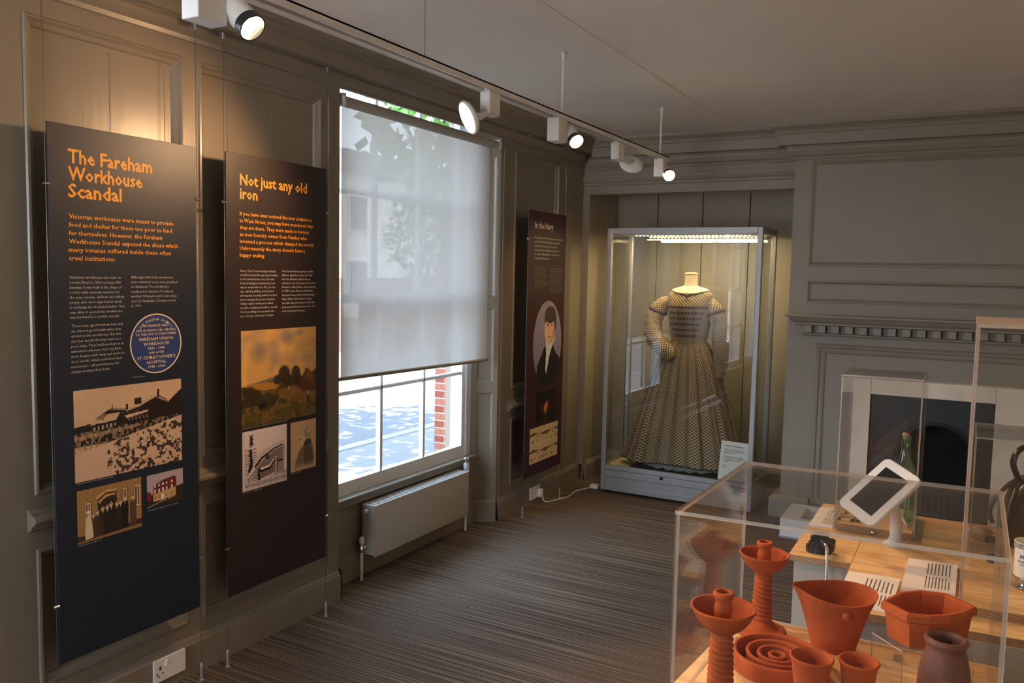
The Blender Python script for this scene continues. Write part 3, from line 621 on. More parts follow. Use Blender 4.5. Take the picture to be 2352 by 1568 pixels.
def pic_red():
    p = Pic(72, 54, (176, 160, 168)); p.rect(0, .62, 1, 1, (52, 40, 34)); p.poly([(0, .50), (.10, .54), (.12, .78), (0, .80)], (120, 36, 26)); p.poly([(.8, .52), (1, .50), (1, .74), (.8, .74)], (48, 36, 34))
    p.poly([(.16, .38), (.46, .24), (.76, .20), (.80, .24), (.80, .62), (.16, .66)], (110, 38, 28)); p.poly([(.16, .36), (.46, .22), (.78, .18), (.78, .21), (.46, .25), (.16, .40)], (60, 48, 46)); p.poly([(.16, .62), (.79, .54), (.79, .82), (.16, .86)], (196, 158, 96))
    for x in (.22, .33, .43, .53, .68):
        p.rect(x-.022, .34-.10*(x-.2), x+.022, .42-.10*(x-.2), (215, 205, 205)); p.rect(x-.022, .49-.08*(x-.2), x+.022, .60-.1*(x-.2), (215, 205, 205)); p.rect(x-.025, .68-.05*(x-.2), x+.025, .80-.05*(x-.2), (150, 135, 120))
    p.rect(.39, .66, .46, .84, (225, 220, 215)); p.poly([(0, .99), (.4, .88), (.75, .84), (.76, .85), (.4, .90), (.03, 1)], (190, 180, 170)); return p.grain(.04)
def pic_landscape():
    p = Pic(110, 112, (196, 150, 84)); n = p.noise(4, 5, 4); p.put(np.clip((n-.5)*4, 0, 1), (150, 125, 105), .75); n = p.noise(5, 4, 3); p.put(np.clip((n-.55)*4, 0, 1), (214, 170, 100), .8)
    p.ell(.22, .24, .14, .14, (112, 100, 100), .7, .8); p.ell(.60, .10, .12, .10, (112, 102, 104), .7, .8); p.ell(.76, .05, .10, .06, (120, 108, 108), .7, .8)
    p.poly([(.05, .57), (.25, .54), (.42, .51), (.45, .58), (.05, .60)], (84, 92, 104), .8); p.poly([(0, .58), (.45, .55), (1, .57), (1, 1), (0, 1)], (108, 82, 30)); n = p.noise(14, 12, 3); m = (p.Y > .58); p.put(m*(n > .5), (62, 54, 22), .8); p.poly([(.04, .57), (.30, .56), (.50, .59), (.44, .64), (.08, .64)], (168, 120, 40), .9)
    for x, y, rx, ry in ((.55, .50, .09, .11), (.46, .55, .06, .06), (.60, .58, .08, .09), (.71, .50, .07, .09), (.74, .60, .08, .10), (.10, .66, .10, .08), (.2, .67, .06, .05)): p.ell(x, y, rx, ry, (52, 42, 20), .95, .25)
    p.poly([(.76, .62), (.86, .45), (.97, .54), (.97, .72), (.78, .72)], (92, 48, 30)); p.poly([(.93, .52), (1, .47), (1, .72), (.93, .72)], (84, 50, 36)); p.poly([(.84, .56), (.88, .46), (.97, .56), (.97, .66)], (128, 84, 48), .6)
    p.poly([(.48, .66), (.72, .63), (.80, .72), (1, .74), (1, .86), (.7, .82), (.45, .74)], (138, 98, 52), .6); p.poly([(0, .72), (.35, .68), (.5, .72), (.4, .84), (.2, .80), (0, .80)], (44, 36, 20), .7); p.ell(.26, .82, .06, .05, (28, 22, 14), .9, .3)
    n = p.noise(10, 30, 3); p.put((p.Y > .84)*(n > .45)*1.0, (92, 80, 30), .6); p.rect(.872, .71, .895, .78, (180, 150, 110)); p.rect(.875, .77, .90, .86, (40, 32, 24)); p.rect(.60, .63, .62, .68, (180, 140, 110), .8)
    for x, y in ((.60, .33), (.77, .24), (.81, .235), (.73, .16), (.95, .14)): p.rect(x-.012, y-.003, x+.012, y+.004, (70, 52, 36), .8)
    return p.grain(.05)
def pic_engraving():
    p = Pic(100, 100, (214, 196, 190)); K = (40, 36, 36)
    def bricks(P, s=26):
        q = p.a.copy(); p.poly(P, (205, 190, 182)); ry = (p.Y*s).astype(int); ln = (np.mod(p.Y*s, 1) < .22) | (np.mod(p.X*s*.6+(ry % 2)*.5, 1) < .12); old = p.a.copy(); p.poly(P, (70, 62, 62)); dark = p.a.copy(); p.a = np.where(ln[..., None], dark, old)
    p.rect(.055, .035, .19, .045, K); p.rect(.055, .035, .06, .27, (150, 135, 130)); bricks([(.14, .06), (.25, .06), (.25, .27), (.14, .28)]); p.rect(.165, .08, .225, .26, (62, 52, 50))
    bricks([(.06, .31), (.30, .31), (.30, .46), (.24, .60), (.10, .78), (.06, .46)]); p.poly([(.15, .31), (.21, .31), (.22, .62), (.14, .72), (.12, .66), (.16, .55)], (40, 34, 34))
    p.poly([(.30, .47), (.50, .36), (.78, .29), (.95, .27), (.95, .31), (.70, .36), (.42, .48), (.26, .62), (.22, .60)], (196, 176, 168)); p.poly([(.26, .61), (.42, .48), (.70, .37), (.90, .33), (.90, .36), (.70, .40), (.44, .52), (.28, .65)], (40, 34, 34))
    p.poly([(.30, .64), (.46, .53), (.70, .41), (.90, .37), (.90, .70), (.34, .80)], (128, 108, 102)); p.poly([(.34, .62), (.42, .68), (.60, .66), (.70, .55), (.74, .50), (.74, .80), (.34, .86)], (120, 100, 94)); p.poly([(.34, .66), (.42, .70), (.62, .68), (.72, .56), (.72, .60), (.62, .72), (.42, .74), (.34, .72)], (36, 32, 32)); p.poly([(.38, .67), (.60, .645), (.70, .55), (.70, .58), (.60, .68), (.42, .70)], (225, 212, 204))
    bricks([(.10, .80), (.34, .62), (.34, .86), (.12, .88)], 40); p.poly([(.33, .68), (.37, .74), (.40, .88), (.33, .90)], (30, 28, 30)); bricks([(.72, .50), (.77, .50), (.77, .82), (.72, .82)], 40); p.rect(.77, .56, .79, .86, (30, 28, 30)); p.rect(.77, .60, .93, .63, (36, 32, 32)); p.rect(.80, .64, .93, .84, (150, 130, 122)); bricks([(.90, .33), (.95, .33), (.95, .60), (.90, .60)], 40)
    bricks([(.06, .90), (1, .80), (1, 1), (.06, 1)], 30); p.rect(.065, .5, .085, .93, (30, 28, 30)); p.rect(0, 0, .05, 1, (205, 188, 182)); p.rect(.50, .47, .60, .54, (78, 66, 62)); return p
def pic_profile():
    p = Pic(60, 84, (190, 152, 108)); n = p.noise(3, 4, 3); p.put(n*.4, (205, 172, 128)); G = (92, 74, 56)
    p.poly([(.12, 1.0), (.20, .80), (.30, .64), (.46, .52), (.55, .46), (.80, .42), (.88, .60), (.92, .82), (.88, .98)], G, .75); p.poly([(.52, .60), (.62, .54), (.80, .56), (.90, .82), (.84, .92), (.52, .96)], (74, 60, 46), .6); n = p.noise(8, 9, 2); p.put((p.Y > .86)*np.clip((p.Y-.84)*7, 0, 1), (196, 160, 116), .9)
    p.poly([(.42, .20), (.40, .30), (.36, .37), (.39, .39), (.39, .46), (.44, .51), (.54, .48), (.66, .42), (.70, .22), (.58, .14)], (206, 172, 130)); p.ell(.66, .26, .17, .15, (150, 128, 98), .9, .3); p.ell(.70, .22, .10, .08, (190, 170, 138), .8, .5); p.rect(.40, .26, .46, .275, (60, 46, 36)); p.ell(.38, .37, .03, .015, (80, 60, 44)); p.poly([(.50, .46), (.62, .38), (.80, .40), (.80, .50), (.56, .56)], (60, 50, 40), .9); return p.grain(.05)
def pic_oval():
    p = Pic(80, 110, (150, 138, 158)); n = p.noise(3, 4, 3); p.put(np.clip(p.Y*1.2-.1, 0, 1), (104, 98, 122), .8); p.put(n*.3, (190, 176, 190))
    p.poly([(.10, .95), (.16, .74), (.34, .58), (.42, .50), (.62, .46), (.80, .62), (.97, .70), (.95, 1), (.1, 1)], (22, 22, 30)); p.poly([(.44, .50), (.50, .55), (.60, .48), (.72, .42), (.70, .50), (.56, .66), (.48, .86), (.44, .80), (.46, .62)], (222, 216, 220))
    p.poly([(.42, .52), (.46, .44), (.72, .40), (.76, .46), (.58, .58), (.48, .60)], (214, 208, 214)); p.ell(.55, .33, .165, .175, (226, 184, 154)); p.poly([(.70, .26), (.76, .40), (.66, .50), (.56, .50), (.66, .40)], (190, 140, 108), .7)
    p.ell(.58, .165, .20, .10, (70, 56, 48)); p.poly([(.68, .14), (.80, .20), (.80, .32), (.76, .36), (.72, .22)], (64, 50, 42)); p.ell(.41, .21, .05, .06, (84, 66, 56), .8, .4); p.ell(.50, .285, .028, .011, (60, 46, 44)); p.ell(.64, .285, .028, .011, (60, 46, 44)); p.rect(.46, .262, .54, .268, (100, 76, 60)); p.rect(.60, .262, .69, .268, (100, 76, 60)); p.poly([(.555, .28), (.54, .37), (.57, .38)], (190, 140, 112)); p.ell(.55, .425, .045, .011, (180, 96, 84)); p.ell(.555, .48, .07, .02, (210, 160, 134), .6, .5); p.ell(.48, .36, .04, .03, (224, 160, 136), .5, .8); return p
def pic_fire():
    p = Pic(60, 44, (20, 12, 12)); n = p.noise(6, 6, 4); p.put(np.clip((n-.5)*5, 0, 1)*np.exp(-((p.X-.5)/.22)**2-((p.Y-.55)/.4)**2), (200, 96, 32)); p.ell(.48, .62, .10, .22, (235, 170, 110), .8, .9)
    for x in (.2, .3, .75): p.ell(x, .5, .05, .25, (150, 66, 24), .5, .9)
    return p.grain(.05)
def pic_sea():
    p = Pic(84, 52, (208, 182, 138)); 
    for o in (0, .48):
        n = p.noise(20, 6, 3); m = (p.Y > o) & (p.Y < o+.44); p.put(m*np.clip((n-.45)*2.5, 0, 1), (170, 142, 104), .5); p.put((m & (np.abs(p.Y-o-.20+.02*np.sin(p.X*9)) < .025+.02*np.sin(p.X*14)))*1.0, (70, 58, 46), .8); p.put((m & (p.Y > o+.36) & (n > .5))*1.0, (110, 90, 68), .5)
        for x in (.3, .45, .52, .62, .8): p.poly([(x, o+.20), (x+.012, o+.27), (x-.012, o+.27)], (60, 48, 40)); p.rect(x-.014, o+.27, x+.014, o+.285, (60, 48, 40))
    p.rect(0, .44, 1, .48, (216, 194, 150)); return p

# ------------------------------------------------------------------ information panels on tensioned cables
ORANGE = mat('orange_print', srgb(236, 158, 44), .5); PALE = mat('pale_print', srgb(196, 190, 182), .5); CREAM = mat('cream_print', srgb(196, 190, 165), .5)
T = {
'h1' : [('The Fareham', 1.6635, 1.976, 1.9484), ('Workhouse', 1.6622, 1.9352, 1.8934), ('Scandal', 1.6608, 1.8541, 1.8384)] ,
'i1' : [('Victorian workouses were meant to provide', 1.6622, 2.0626, 1.7703), ('food and shelter for those too poor to fend', 1.6615, 2.056, 1.7433), ('for themselves. However, the Fareham', 1.6609, 2.0145, 1.7163), ('Workhouse Scandal exposed the abuse which', 1.6602, 2.0814, 1.6893), ('many inmates suffered inside these often', 1.6595, 2.0508, 1.6623), ('cruel institutions.', 1.6589, 1.8274, 1.6352)] ,
'b1' : [("Fareham's workhouse was built on", 1.6605, 1.845, 1.5754), ('London Road in 1836 to house 300', 1.6601, 1.8447, 1.5591), ('inmates. It was built in the shape of', 1.6597, 1.8478, 1.5428), ('a cross with separate sections for', 1.6593, 1.8406, 1.5265), ('the men, women, children and elderly', 1.6589, 1.8574, 1.5102), ('people who were expected to work', 1.6585, 1.8481, 1.4938), ('in exchange for food and shelter. One', 1.6581, 1.858, 1.4775), ('year after it opened the workhouse', 1.6577, 1.8481, 1.4611), ('was involved in a terrible scandal.', 1.6573, 1.8368, 1.4448)] ,
'b2' : [('Three boys, aged between four and', 1.6621, 1.8485, 1.4167), ('six, were in good health when they', 1.6617, 1.8427, 1.3999), ('arrived at the workhouse. But after', 1.6613, 1.8457, 1.3832), ('just four month the boys were in a', 1.6609, 1.8406, 1.3664), ('poor state. They had been kept in an', 1.6605, 1.8526, 1.3496), ('unheated outhouse, fed very little', 1.6601, 1.8412, 1.3329), ('food, beaten with twigs and made to', 1.6597, 1.8547, 1.3161), ("sit in 'stocks' which restricted their", 1.6593, 1.846, 1.2992), ('movement – all punishments for', 1.6589, 1.8333, 1.2824), ('simply wetting their beds.', 1.6585, 1.7992, 1.2656)] ,
'b3' : [('Although staff at the workhouse', 1.8851, 2.0593, 1.5777), ('were criticised, none were punished', 1.8848, 2.0769, 1.561), ('or dismissed. The workhouse', 1.8844, 2.0395, 1.5443), ('continued to function for almost', 1.8841, 2.0585, 1.5276), ('another 100 years until it was taken', 1.8838, 2.0738, 1.5109), ('over by Hampshire County council', 1.8835, 2.0673, 1.4941), ('in 1930.', 1.8832, 1.9235, 1.4774)] ,
'h2' : [('Not just any old', 2.379, 2.7587, 1.9514), ('iron', 2.3785, 2.4726, 1.8964)] ,
'i2' : [('If you have ever noticed the iron sculptures', 2.378, 2.7881, 1.8306), ('in West Street, you may have wondered why', 2.3777, 2.797, 1.8034), ('they are there. They were made to honour', 2.3775, 2.7727, 1.7761), ('an iron foundry owner from Funtley who', 2.3773, 2.7581, 1.7487), ('invented a process which changed the world.', 2.3771, 2.8023, 1.7214), ("Unfortunately the story doesn't have a", 2.3768, 2.7457, 1.694), ('happy ending.', 2.3766, 2.5115, 1.6665)] ,
'b4' : [("Henry Cort's iron foundry in Funtley", 2.3785, 2.5729, 1.6062), ('would look just like any other foundry', 2.3784, 2.5829, 1.5897), ('to the untrained eye, but Cort was', 2.3782, 2.5628, 1.5732), ('busy inventing a revolutionary new', 2.3781, 2.5687, 1.5566), ('way to work with iron. The process', 2.378, 2.5673, 1.5401), ("was called 'puddling' and involved", 2.3778, 2.5613, 1.5235), ("stirring and pressing melted 'molten'", 2.3777, 2.5779, 1.5069), ('iron to change its atomic structure.', 2.3776, 2.5685, 1.4904), ('Unlike regular molten iron which', 2.3774, 2.5557, 1.4738), ('would be simply poured into a mould.', 2.3773, 2.5811, 1.4572), ("Cort's puddling process made the", 2.3772, 2.5616, 1.4405), ('iron stronger and easier to shape.', 2.377, 2.5615, 1.4239)] ,
'b5' : [("Cort's new business partner, Adam", 2.608, 2.7987, 1.608), ('Jellicoe, agreed to invest £27,000', 2.6079, 2.792, 1.591), ('into the business, which was an', 2.6079, 2.7794, 1.5741), ('enormous sum of money in the 1700s.', 2.6078, 2.8122, 1.5571), ('However, when Jellicoe died suddenly', 2.6078, 2.8145, 1.5402), ('in 1789, it was discovered that the', 2.6077, 2.7943, 1.5232), ('invested money was from the Royal', 2.6077, 2.8048, 1.5062), ('Navy. When Cort could not repay', 2.6076, 2.7869, 1.4892), ('the debt, the government seized his', 2.6076, 2.8049, 1.4722), ('property and business interests. Cort', 2.6075, 2.8147, 1.4551), ('died ruined and bankrupt.', 2.6075, 2.7472, 1.4381)] ,
'h3' : [('In the Navy', 4.8798, 5.1552, 1.9254)] ,
'i3' : [('For centuries, the navy has been an important', 4.8792, 5.3035, 1.8576), ('part of Fareham. With its fine high street', 4.8805, 5.2671, 1.8305), ('homes and a location near the coast,', 4.8818, 5.22, 1.8034), ('the town and borough have been homes', 4.8832, 5.2515, 1.7762), ('for high ranking officials – and some less', 4.8845, 5.2654, 1.749), ('fortunate characters too.', 4.8858, 5.1196, 1.7218)] ,
'b6' : [('Some went to the hills and', 4.8849, 5.0543, 1.659), ('others retired to the coast', 4.8857, 5.0646, 1.6425), ('when their time at sea', 4.8865, 5.0477, 1.626), ('was over and, as officers,', 4.8873, 5.0696, 1.6095), ('grew old in the warmth.', 4.8881, 5.0747, 1.593), ('They enjoyed parties and', 4.8889, 5.0525, 1.5764), ('walks in the country during', 4.8897, 5.0882, 1.5599), ('years of peace and quiet to', 4.8906, 5.0859, 1.5433), ('be in and around it.', 4.8914, 5.0217, 1.5267)] ,
'b7' : [('Good times were had by all in', 5.1128, 5.2959, 1.6564), ('the town near the harbour and', 5.1137, 5.3048, 1.6399), ('the dockyard, with many', 5.1145, 5.2844, 1.6234), ('sailors passing through the', 5.1154, 5.3045, 1.6069), ('public houses and inns on a', 5.1163, 5.2999, 1.5904), ('Saturday. In the years', 5.1172, 5.2839, 1.5739), ('that followed, others stayed', 5.1181, 5.2973, 1.5574), ('all their days and raised a', 5.119, 5.3062, 1.5408), ('family in the homes nearby.', 5.1199, 5.3061, 1.5242), ('Some were lost at sea, never', 5.1208, 5.3139, 1.5077), ('to come ashore again.', 5.1217, 5.2855, 1.4911)] ,
'c1' : [('Workhouse plaque', 1.886, 1.9334, 1.2279), ("View of the workhouse when St Christopher's hospital", 1.6671, 1.8028, 0.891), ('Fareham Workhouse staff in 1930', 1.6682, 1.7538, 0.6803), ('The only part of the workhouse to survive demolition', 1.9372, 2.071, 0.7351)] ,
'c2' : [('Funtley Iron Mill around 1870. This is the Mill where Henry Cort carried out his refining work', 2.3835, 2.6334, 0.966), ("Cross section of Cort's Puddling Furnace", 2.3837, 2.4884, 0.6975), ('Henry Cort (1740-1800)', 2.6592, 2.7184, 0.7243)] ,

}
def panel(label, col, x, y0, y1, z0, z1, nm):
    t = thing('information_panel', label, 'panel', (x, (y0+y1)/2, z0), 'information panels on cables'); o = MB().box(x-.003, x+.003, y0, y1, z0, z1, bev=.001).build('board', mat(nm, col, .42, spec=.5), t); return t
def lettering(par, name, key, cap, x, m_, bold=0.0):
    o = text_mesh(T[key], cap, lambda a, b: (x+.0036, a, b), bold=bold).build(name, m_, par, recalc=False); return o
P1 = panel('tall navy blue panel headed The Fareham Workhouse Scandal', (.010, .016, .028), -2.57, 1.596, 2.165, .300, 2.068, 'navy_print')
P2 = panel('tall dark brown panel headed Not just any old iron', (.022, .013, .012), -2.57, 2.309, 2.884, .289, 2.072, 'brown_print')
P3 = panel('burgundy panel headed In the Navy beyond the window', (.036, .009, .012), -2.55, 4.800, 5.359, .256, 2.040, 'burgundy_print')
lettering(P1, 'heading', 'h1', .046, -2.57, ORANGE, .022); lettering(P1, 'intro_text', 'i1', .0155, -2.57, ORANGE, .012)
for k in ('b1', 'b2', 'b3'): lettering(P1, 'body_text', k, .0092, -2.57, PALE)
lettering(P1, 'caption', 'c1', .0048, -2.57, PALE)
lettering(P2, 'heading', 'h2', .0445, -2.57, ORANGE, .022); lettering(P2, 'intro_text', 'i2', .0155, -2.57, ORANGE, .012)
for k in ('b4', 'b5'): lettering(P2, 'body_text', k, .0092, -2.57, PALE)
lettering(P2, 'caption', 'c2', .0048, -2.57, PALE)
lettering(P3, 'heading', 'h3', .0445, -2.55, CREAM, .018); lettering(P3, 'intro_text', 'i3', .0155, -2.55, CREAM, .008)
for k in ('b6', 'b7'): lettering(P3, 'body_text', k, .0088, -2.55, mat('dim_print', srgb(170, 150, 140), .5))
def photo(par, pic, name, label, x, r, mask=None): o = pic.mesh(name, par, x+.0034, *r, mask=mask); o['label'] = label; return o
photo(P1, pic_workhouse(), 'printed_photo', 'sepia photograph of a long building above a snowy field', -2.57, (1.6634, 2.0885, .8975, 1.206))
photo(P1, pic_staff(), 'printed_photo', 'sepia photograph of a row of people in front of a brick doorway', -2.57, (1.6675, 1.9119, .6878, .869))
photo(P1, pic_red(), 'printed_photo', 'colour photograph of a red brick and cream building', -2.57, (1.9355, 2.0914, .7473, .8664))
photo(P2, pic_landscape(), 'printed_painting', 'landscape painting with trees under a cloudy yellow sky', -2.57, (2.3801, 2.8161, .973, 1.3679))
photo(P2, pic_engraving(), 'printed_engraving', 'engraved cross section of a brick furnace', -2.57, (2.3831, 2.6341, .7053, .9535))
photo(P2, pic_profile(), 'printed_portrait', 'brown profile drawing of a person facing left', -2.57, (2.6571, 2.8163, .7323, .9523))
ov = pic_oval(); msk = ((ov.X-.5)**2+(ov.Y-.5)**2) < .25
photo(P3, ov, 'printed_portrait', 'oval portrait of a person in a dark coat and white cravat', -2.55, (4.8893, 5.3212, .852, 1.4408), msk)
photo(P3, pic_fire(), 'printed_painting', 'small dark painting with a fiery glow', -2.55, (4.9542, 5.2518, .6018, .8197))
photo(P3, pic_sea(), 'printed_engraving', 'pale engraving of ships along a coast', -2.55, (4.8707, 5.3006, .3373, .5808))
# blue plaque
pc = (1.9835, 1.3438); q = MB()
q.lathe((-2.5668, *pc), [(.1065, 0), (.1065, .0006), (0, .0007)], 64, axis=(1, 0, 0)); po = q.build('plaque_print', mat('plaque_blue', (.022, .045, .16), .45), P1)
q = MB(); q.lathe((-2.5667, *pc), [(.1035, .0004), (.1035, .0014), (.108, .0014), (.108, .0004)], 64, axis=(1, 0, 0)); q.build('plaque_rim', mat('plaque_cream', srgb(222, 200, 165), .5), po)
PL = [('ENTRANCE HALL', .050, .0620, .0085), ('AND BOARDROOM, CENTRAL', .084, .0455, .0085), ('TO THE SITE OF THE FORMER', .086, .0315, .0085), ('FAREHAM UNION', .070, .0130, .0120), ('WORKHOUSE', .054, -.0045, .0120), ('1836 - 1948', .034, -.0195, .0095), ('AND LATER', .033, -.0345, .0078), ('ST.CHRISTOPHER\'S', .080, -.0535, .0115), ('HOSPITAL', .041, -.0710, .0115), ('1948 - 2008', .035, -.0860, .0095)]
q = MB()
for s_, hw, b, cap in PL:
    t_ = text_mesh([(s_, pc[0]-hw, pc[0]+hw, pc[1]+b-cap*.1)], cap, lambda a, b_: (-2.5655, a, b_), bold=.012); q.add(t_.v, t_.f)
arc = 'THE FAREHAM SOCIETY'
for i, c_ in enumerate(arc):
    if c_ == ' ': continue
    an = math.radians(138-(i/(len(arc)-1))*96); rr = .083
    t_ = text_mesh([(c_, -.0030, .0030, 0)], .0095, lambda a, b_: (0, a, b_), bold=.012)
    for v in t_.v:
        yy, zz = v[1], v[2]; th = an-math.pi/2; q.v.append((-2.5655, pc[0]+rr*math.cos(an)+yy*math.cos(th)-zz*math.sin(th), pc[1]+rr*math.sin(an)+yy*math.sin(th)+zz*math.cos(th)))
    q.f += [tuple(k+len(q.v)-len(t_.v) for k in f) for f in t_.f]; q.m += [0]*len(t_.f)
q.build('plaque_lettering', MC['plaque_cream'], po, recalc=False)
# cables
cbl = [('left of the navy blue panel', 1.590, -2.57, (1.874, .500), -1), ('right of the navy blue panel', 2.1715, -2.57, (1.875, .493), 1), ('left of the dark brown panel', 2.303, -2.57, (1.876, .490), -1), ('right of the dark brown panel by the window', 2.8905, -2.57, (1.876, .480), 1), ('left of the burgundy panel', 4.794, -2.55, (1.851, .459), -1), ('right of the burgundy panel', 5.365, -2.55, (1.844, .460), 1)]
for lb, y, x, zs, sd_ in cbl:
    t = thing('suspension_cable', 'thin steel cable from cornice to floor '+lb, 'cable', (x, y, 0), 'steel display cables')
    MB().cyl((x, y, .02), (x, y, 2.52), .0011, 8).build('wire', WIRE, t, smooth=True)
    MB().lathe((x, y, 0), [(.010, 0), (.010, .003), (.006, .006), (.006, .055), (.0065, .062), (.003, .070), (.0015, .072)], 14).build('floor_anchor', ALU, t, smooth=True, angle=.5)
    q = MB(); q.lathe((x, y, 2.494), [(.003, 0), (.006, .006), (.006, .024), (.003, .028)], 12); q.cyl((x, y, 2.515), (x-.03, y, 2.515), .004, 8); q.lathe((x-.018, y, 2.515), [(.009, 0), (.009, .014)], 12, axis=(-1, 0, 0)); q.build('cornice_hook', WIRE, t)
    for z in zs: MB().cyl((x+.0005, y-.009, z), (x+.0005, y+.0095, z), .0055, 14).build('panel_clamp', CHROME, t, smooth=True, angle=.6)

# ------------------------------------------------------------------ lighting track and spotlights
TX, TZ = -1.71, 2.335
tr_ = thing('lighting_track', 'long white ceiling lighting track hung on thin rods', 'track', (TX, 2, TZ))
q = MB(); q.box(TX-.0178, TX-.017, -1.5, 5.02, TZ+.006, TZ+.011); q.build('side_groove', BLACK, tr_); q = MB(); q.box(TX-.017, TX-.011, -1.5, 5.02, TZ, TZ+.026); q.box(TX+.011, TX+.017, -1.5, 5.02, TZ, TZ+.026); q.box(TX-.017, TX+.017, -1.5, 5.02, TZ+.020, TZ+.026); q.box(TX-.017, TX+.017, 5.02, 5.03, TZ, TZ+.026); q.build('rail', WHITEP, tr_)
MB().box(TX-.011, TX+.011, -1.5, 5.02, TZ+.014, TZ+.020).build('conductor_slot', mat('track_slot', (.12, .12, .12), .5), tr_)
for y in (3.52, 4.90, .9):
    q = MB(); q.cyl((TX, y, TZ+.024), (TX, y, H), .006, 12); q.lathe((TX, y, H-.04), [(.011, 0), (.012, .036), (.022, .037), (.022, .04)], 16); q.build('suspension_rod', WHITEP, tr_, smooth=True, angle=.5)
    MB().cyl((TX-.011, y-.004, H-.025), (TX-.014, y-.006, H-.025), .003, 8).build('grub_screw', BLACK, tr_)
MB().cyl((TX, 2.42, TZ+.024), (TX, 2.42, H), .0012, 6).build('suspension_wire', WIRE, tr_)
LENS = mat('lamp_lens', (1, .9, .75), .3, emis=(1, .80, .52), estr=9)
LENSW = mat('wall_washer_lens', (1, .9, .85), .3, emis=(1, .86, .74), estr=7)
HOT = mat('lamp_hot_lens', (1, .9, .75), .3, emis=(1, .78, .42), estr=60)
LCOL = (1, .57, .27)
def lamp_at(par, p, d, power, deg, blend, rad=.022):
    l = bpy.data.lights.new('lamp_light', 'SPOT'); l.energy = power; l.spot_size = math.radians(deg); l.spot_blend = blend; l.shadow_soft_size = rad; l.color = LCOL
    o = bpy.data.objects.new('lamp_light', l); COL.objects.link(o); o.parent = par; o.location = Vector(p)-wloc(par); o.rotation_euler = Vector(d).to_track_quat('-Z', 'Y').to_euler()
def cyl_spot(label, y, aim, power, deg, lens=LENS, dy=.10, zc=2.29, boxy=.045, xoff=0):
    t = thing('track_spotlight', label, 'spotlight', (TX, y, TZ), 'spotlights on the ceiling track')
    MB().box(TX-.030, TX+.030, y-boxy, y+boxy, TZ-.108, TZ-.002, bev=.003).build('gear_box', WHITEP, t)
    MB().box(TX-.010, TX+.010, y-.03, y+.03, TZ-.003, TZ+.014).build('track_adapter', WHITEP, t)
    c = Vector((TX+.015+xoff, y+dy*.62, zc)); d = (Vector(aim)-c).normalized(); a = c-d*.035; b = c+d*.085
    MB().cyl((TX+.01, y+boxy-.005, zc), (TX+.012+xoff, y+dy*.55, zc), .010, 12).build('pivot_arm', WHITEP, t)
    MB().lathe(a, [(.012, -.010), (.030, 0), (.034, .012), (.034, .105)], 28, axis=d).build('barrel', WHITEP, t, smooth=True, angle=.6)
    MB().lathe(a+d*.100, [(.0345, 0), (.037, .003), (.037, .026), (.0335, .026), (.0335, .004)], 28, axis=d, close=True).build('black_rim', BLACK, t, smooth=True, angle=.6)
    MB().lathe(a+d*.108, [(.033, 0), (.0325, .003), (0, .0035)], 28, axis=d).build('lens', lens, t)
    MB().lathe(a+d*.1125, [(.026, 0), (.026, .004), (.0245, .004), (.0245, 0)], 28, axis=d, close=True).build('inner_ring', BLACK, t)
    lamp_at(t, a+d*.14, d, power, deg, .5); return t
def disc_spot(label, y, aim, power, deg, yd, lens=LENSW, zc=2.225, xd=-.02):
    t = thing('track_spotlight', label, 'spotlight', (TX, y, TZ), 'spotlights on the ceiling track')
    MB().box(TX-.024, TX+.024, y-.045, y+.045, TZ-.095, TZ-.002, bev=.010).build('gear_box', WHITEP, t)
    MB().box(TX-.010, TX+.010, y-.03, y+.03, TZ-.003, TZ+.014).build('track_adapter', WHITEP, t)
    c = Vector((TX+xd, yd, zc)); d = (Vector(aim)-c).normalized(); s_ = 1 if yd > y else -1
    MB().tube([(TX, y+s_*.03, TZ-.085), (TX+xd*.5, (y+yd)/2, zc+.012), c-d*.012], [.016, .014, .018], 12).build('pivot_arm', WHITEP, t, smooth=True)
    MB().lathe(c-d*.018, [(0, -.006), (.030, -.004), (.058, .006), (.066, .014), (.066, .024), (.060, .026), (.058, .021)], 36, axis=d, close=True).build('disc_head', WHITEP, t, smooth=True, angle=.8)
    MB().lathe(c-d*.018, [(.0585, .020), (.058, .022), (0, .0225)], 36, axis=d).build('lens', lens, t)
    lamp_at(t, c+d*.03, d, power, deg, .55, .05); return t
cyl_spot('white cylinder spotlight with black rim, nearest, at the top left', 1.475, (-.10, 1.65, .85), 32, 64, dy=.12, zc=2.285)
disc_spot('lit round disc spotlight turned to the wall in front of the window', 2.87, (-2.66, 1.60, 1.50), 20, 105, 2.745, zc=2.215)
cyl_spot('white cylinder spotlight with black rim right of the window', 3.475, (-.08, 2.35, .85), 42, 62, dy=.16, zc=2.285)
disc_spot('unlit-looking white disc spotlight seen from behind', 4.215, (-2.62, 5.60, .95), 7, 76, 4.42, zc=2.245, xd=.0)
cyl_spot('glaring cylinder spotlight at the far end of the track', 4.91, (-.25, 2.6, .85), 50, 68, lens=HOT, dy=.12, zc=2.275, boxy=.035)

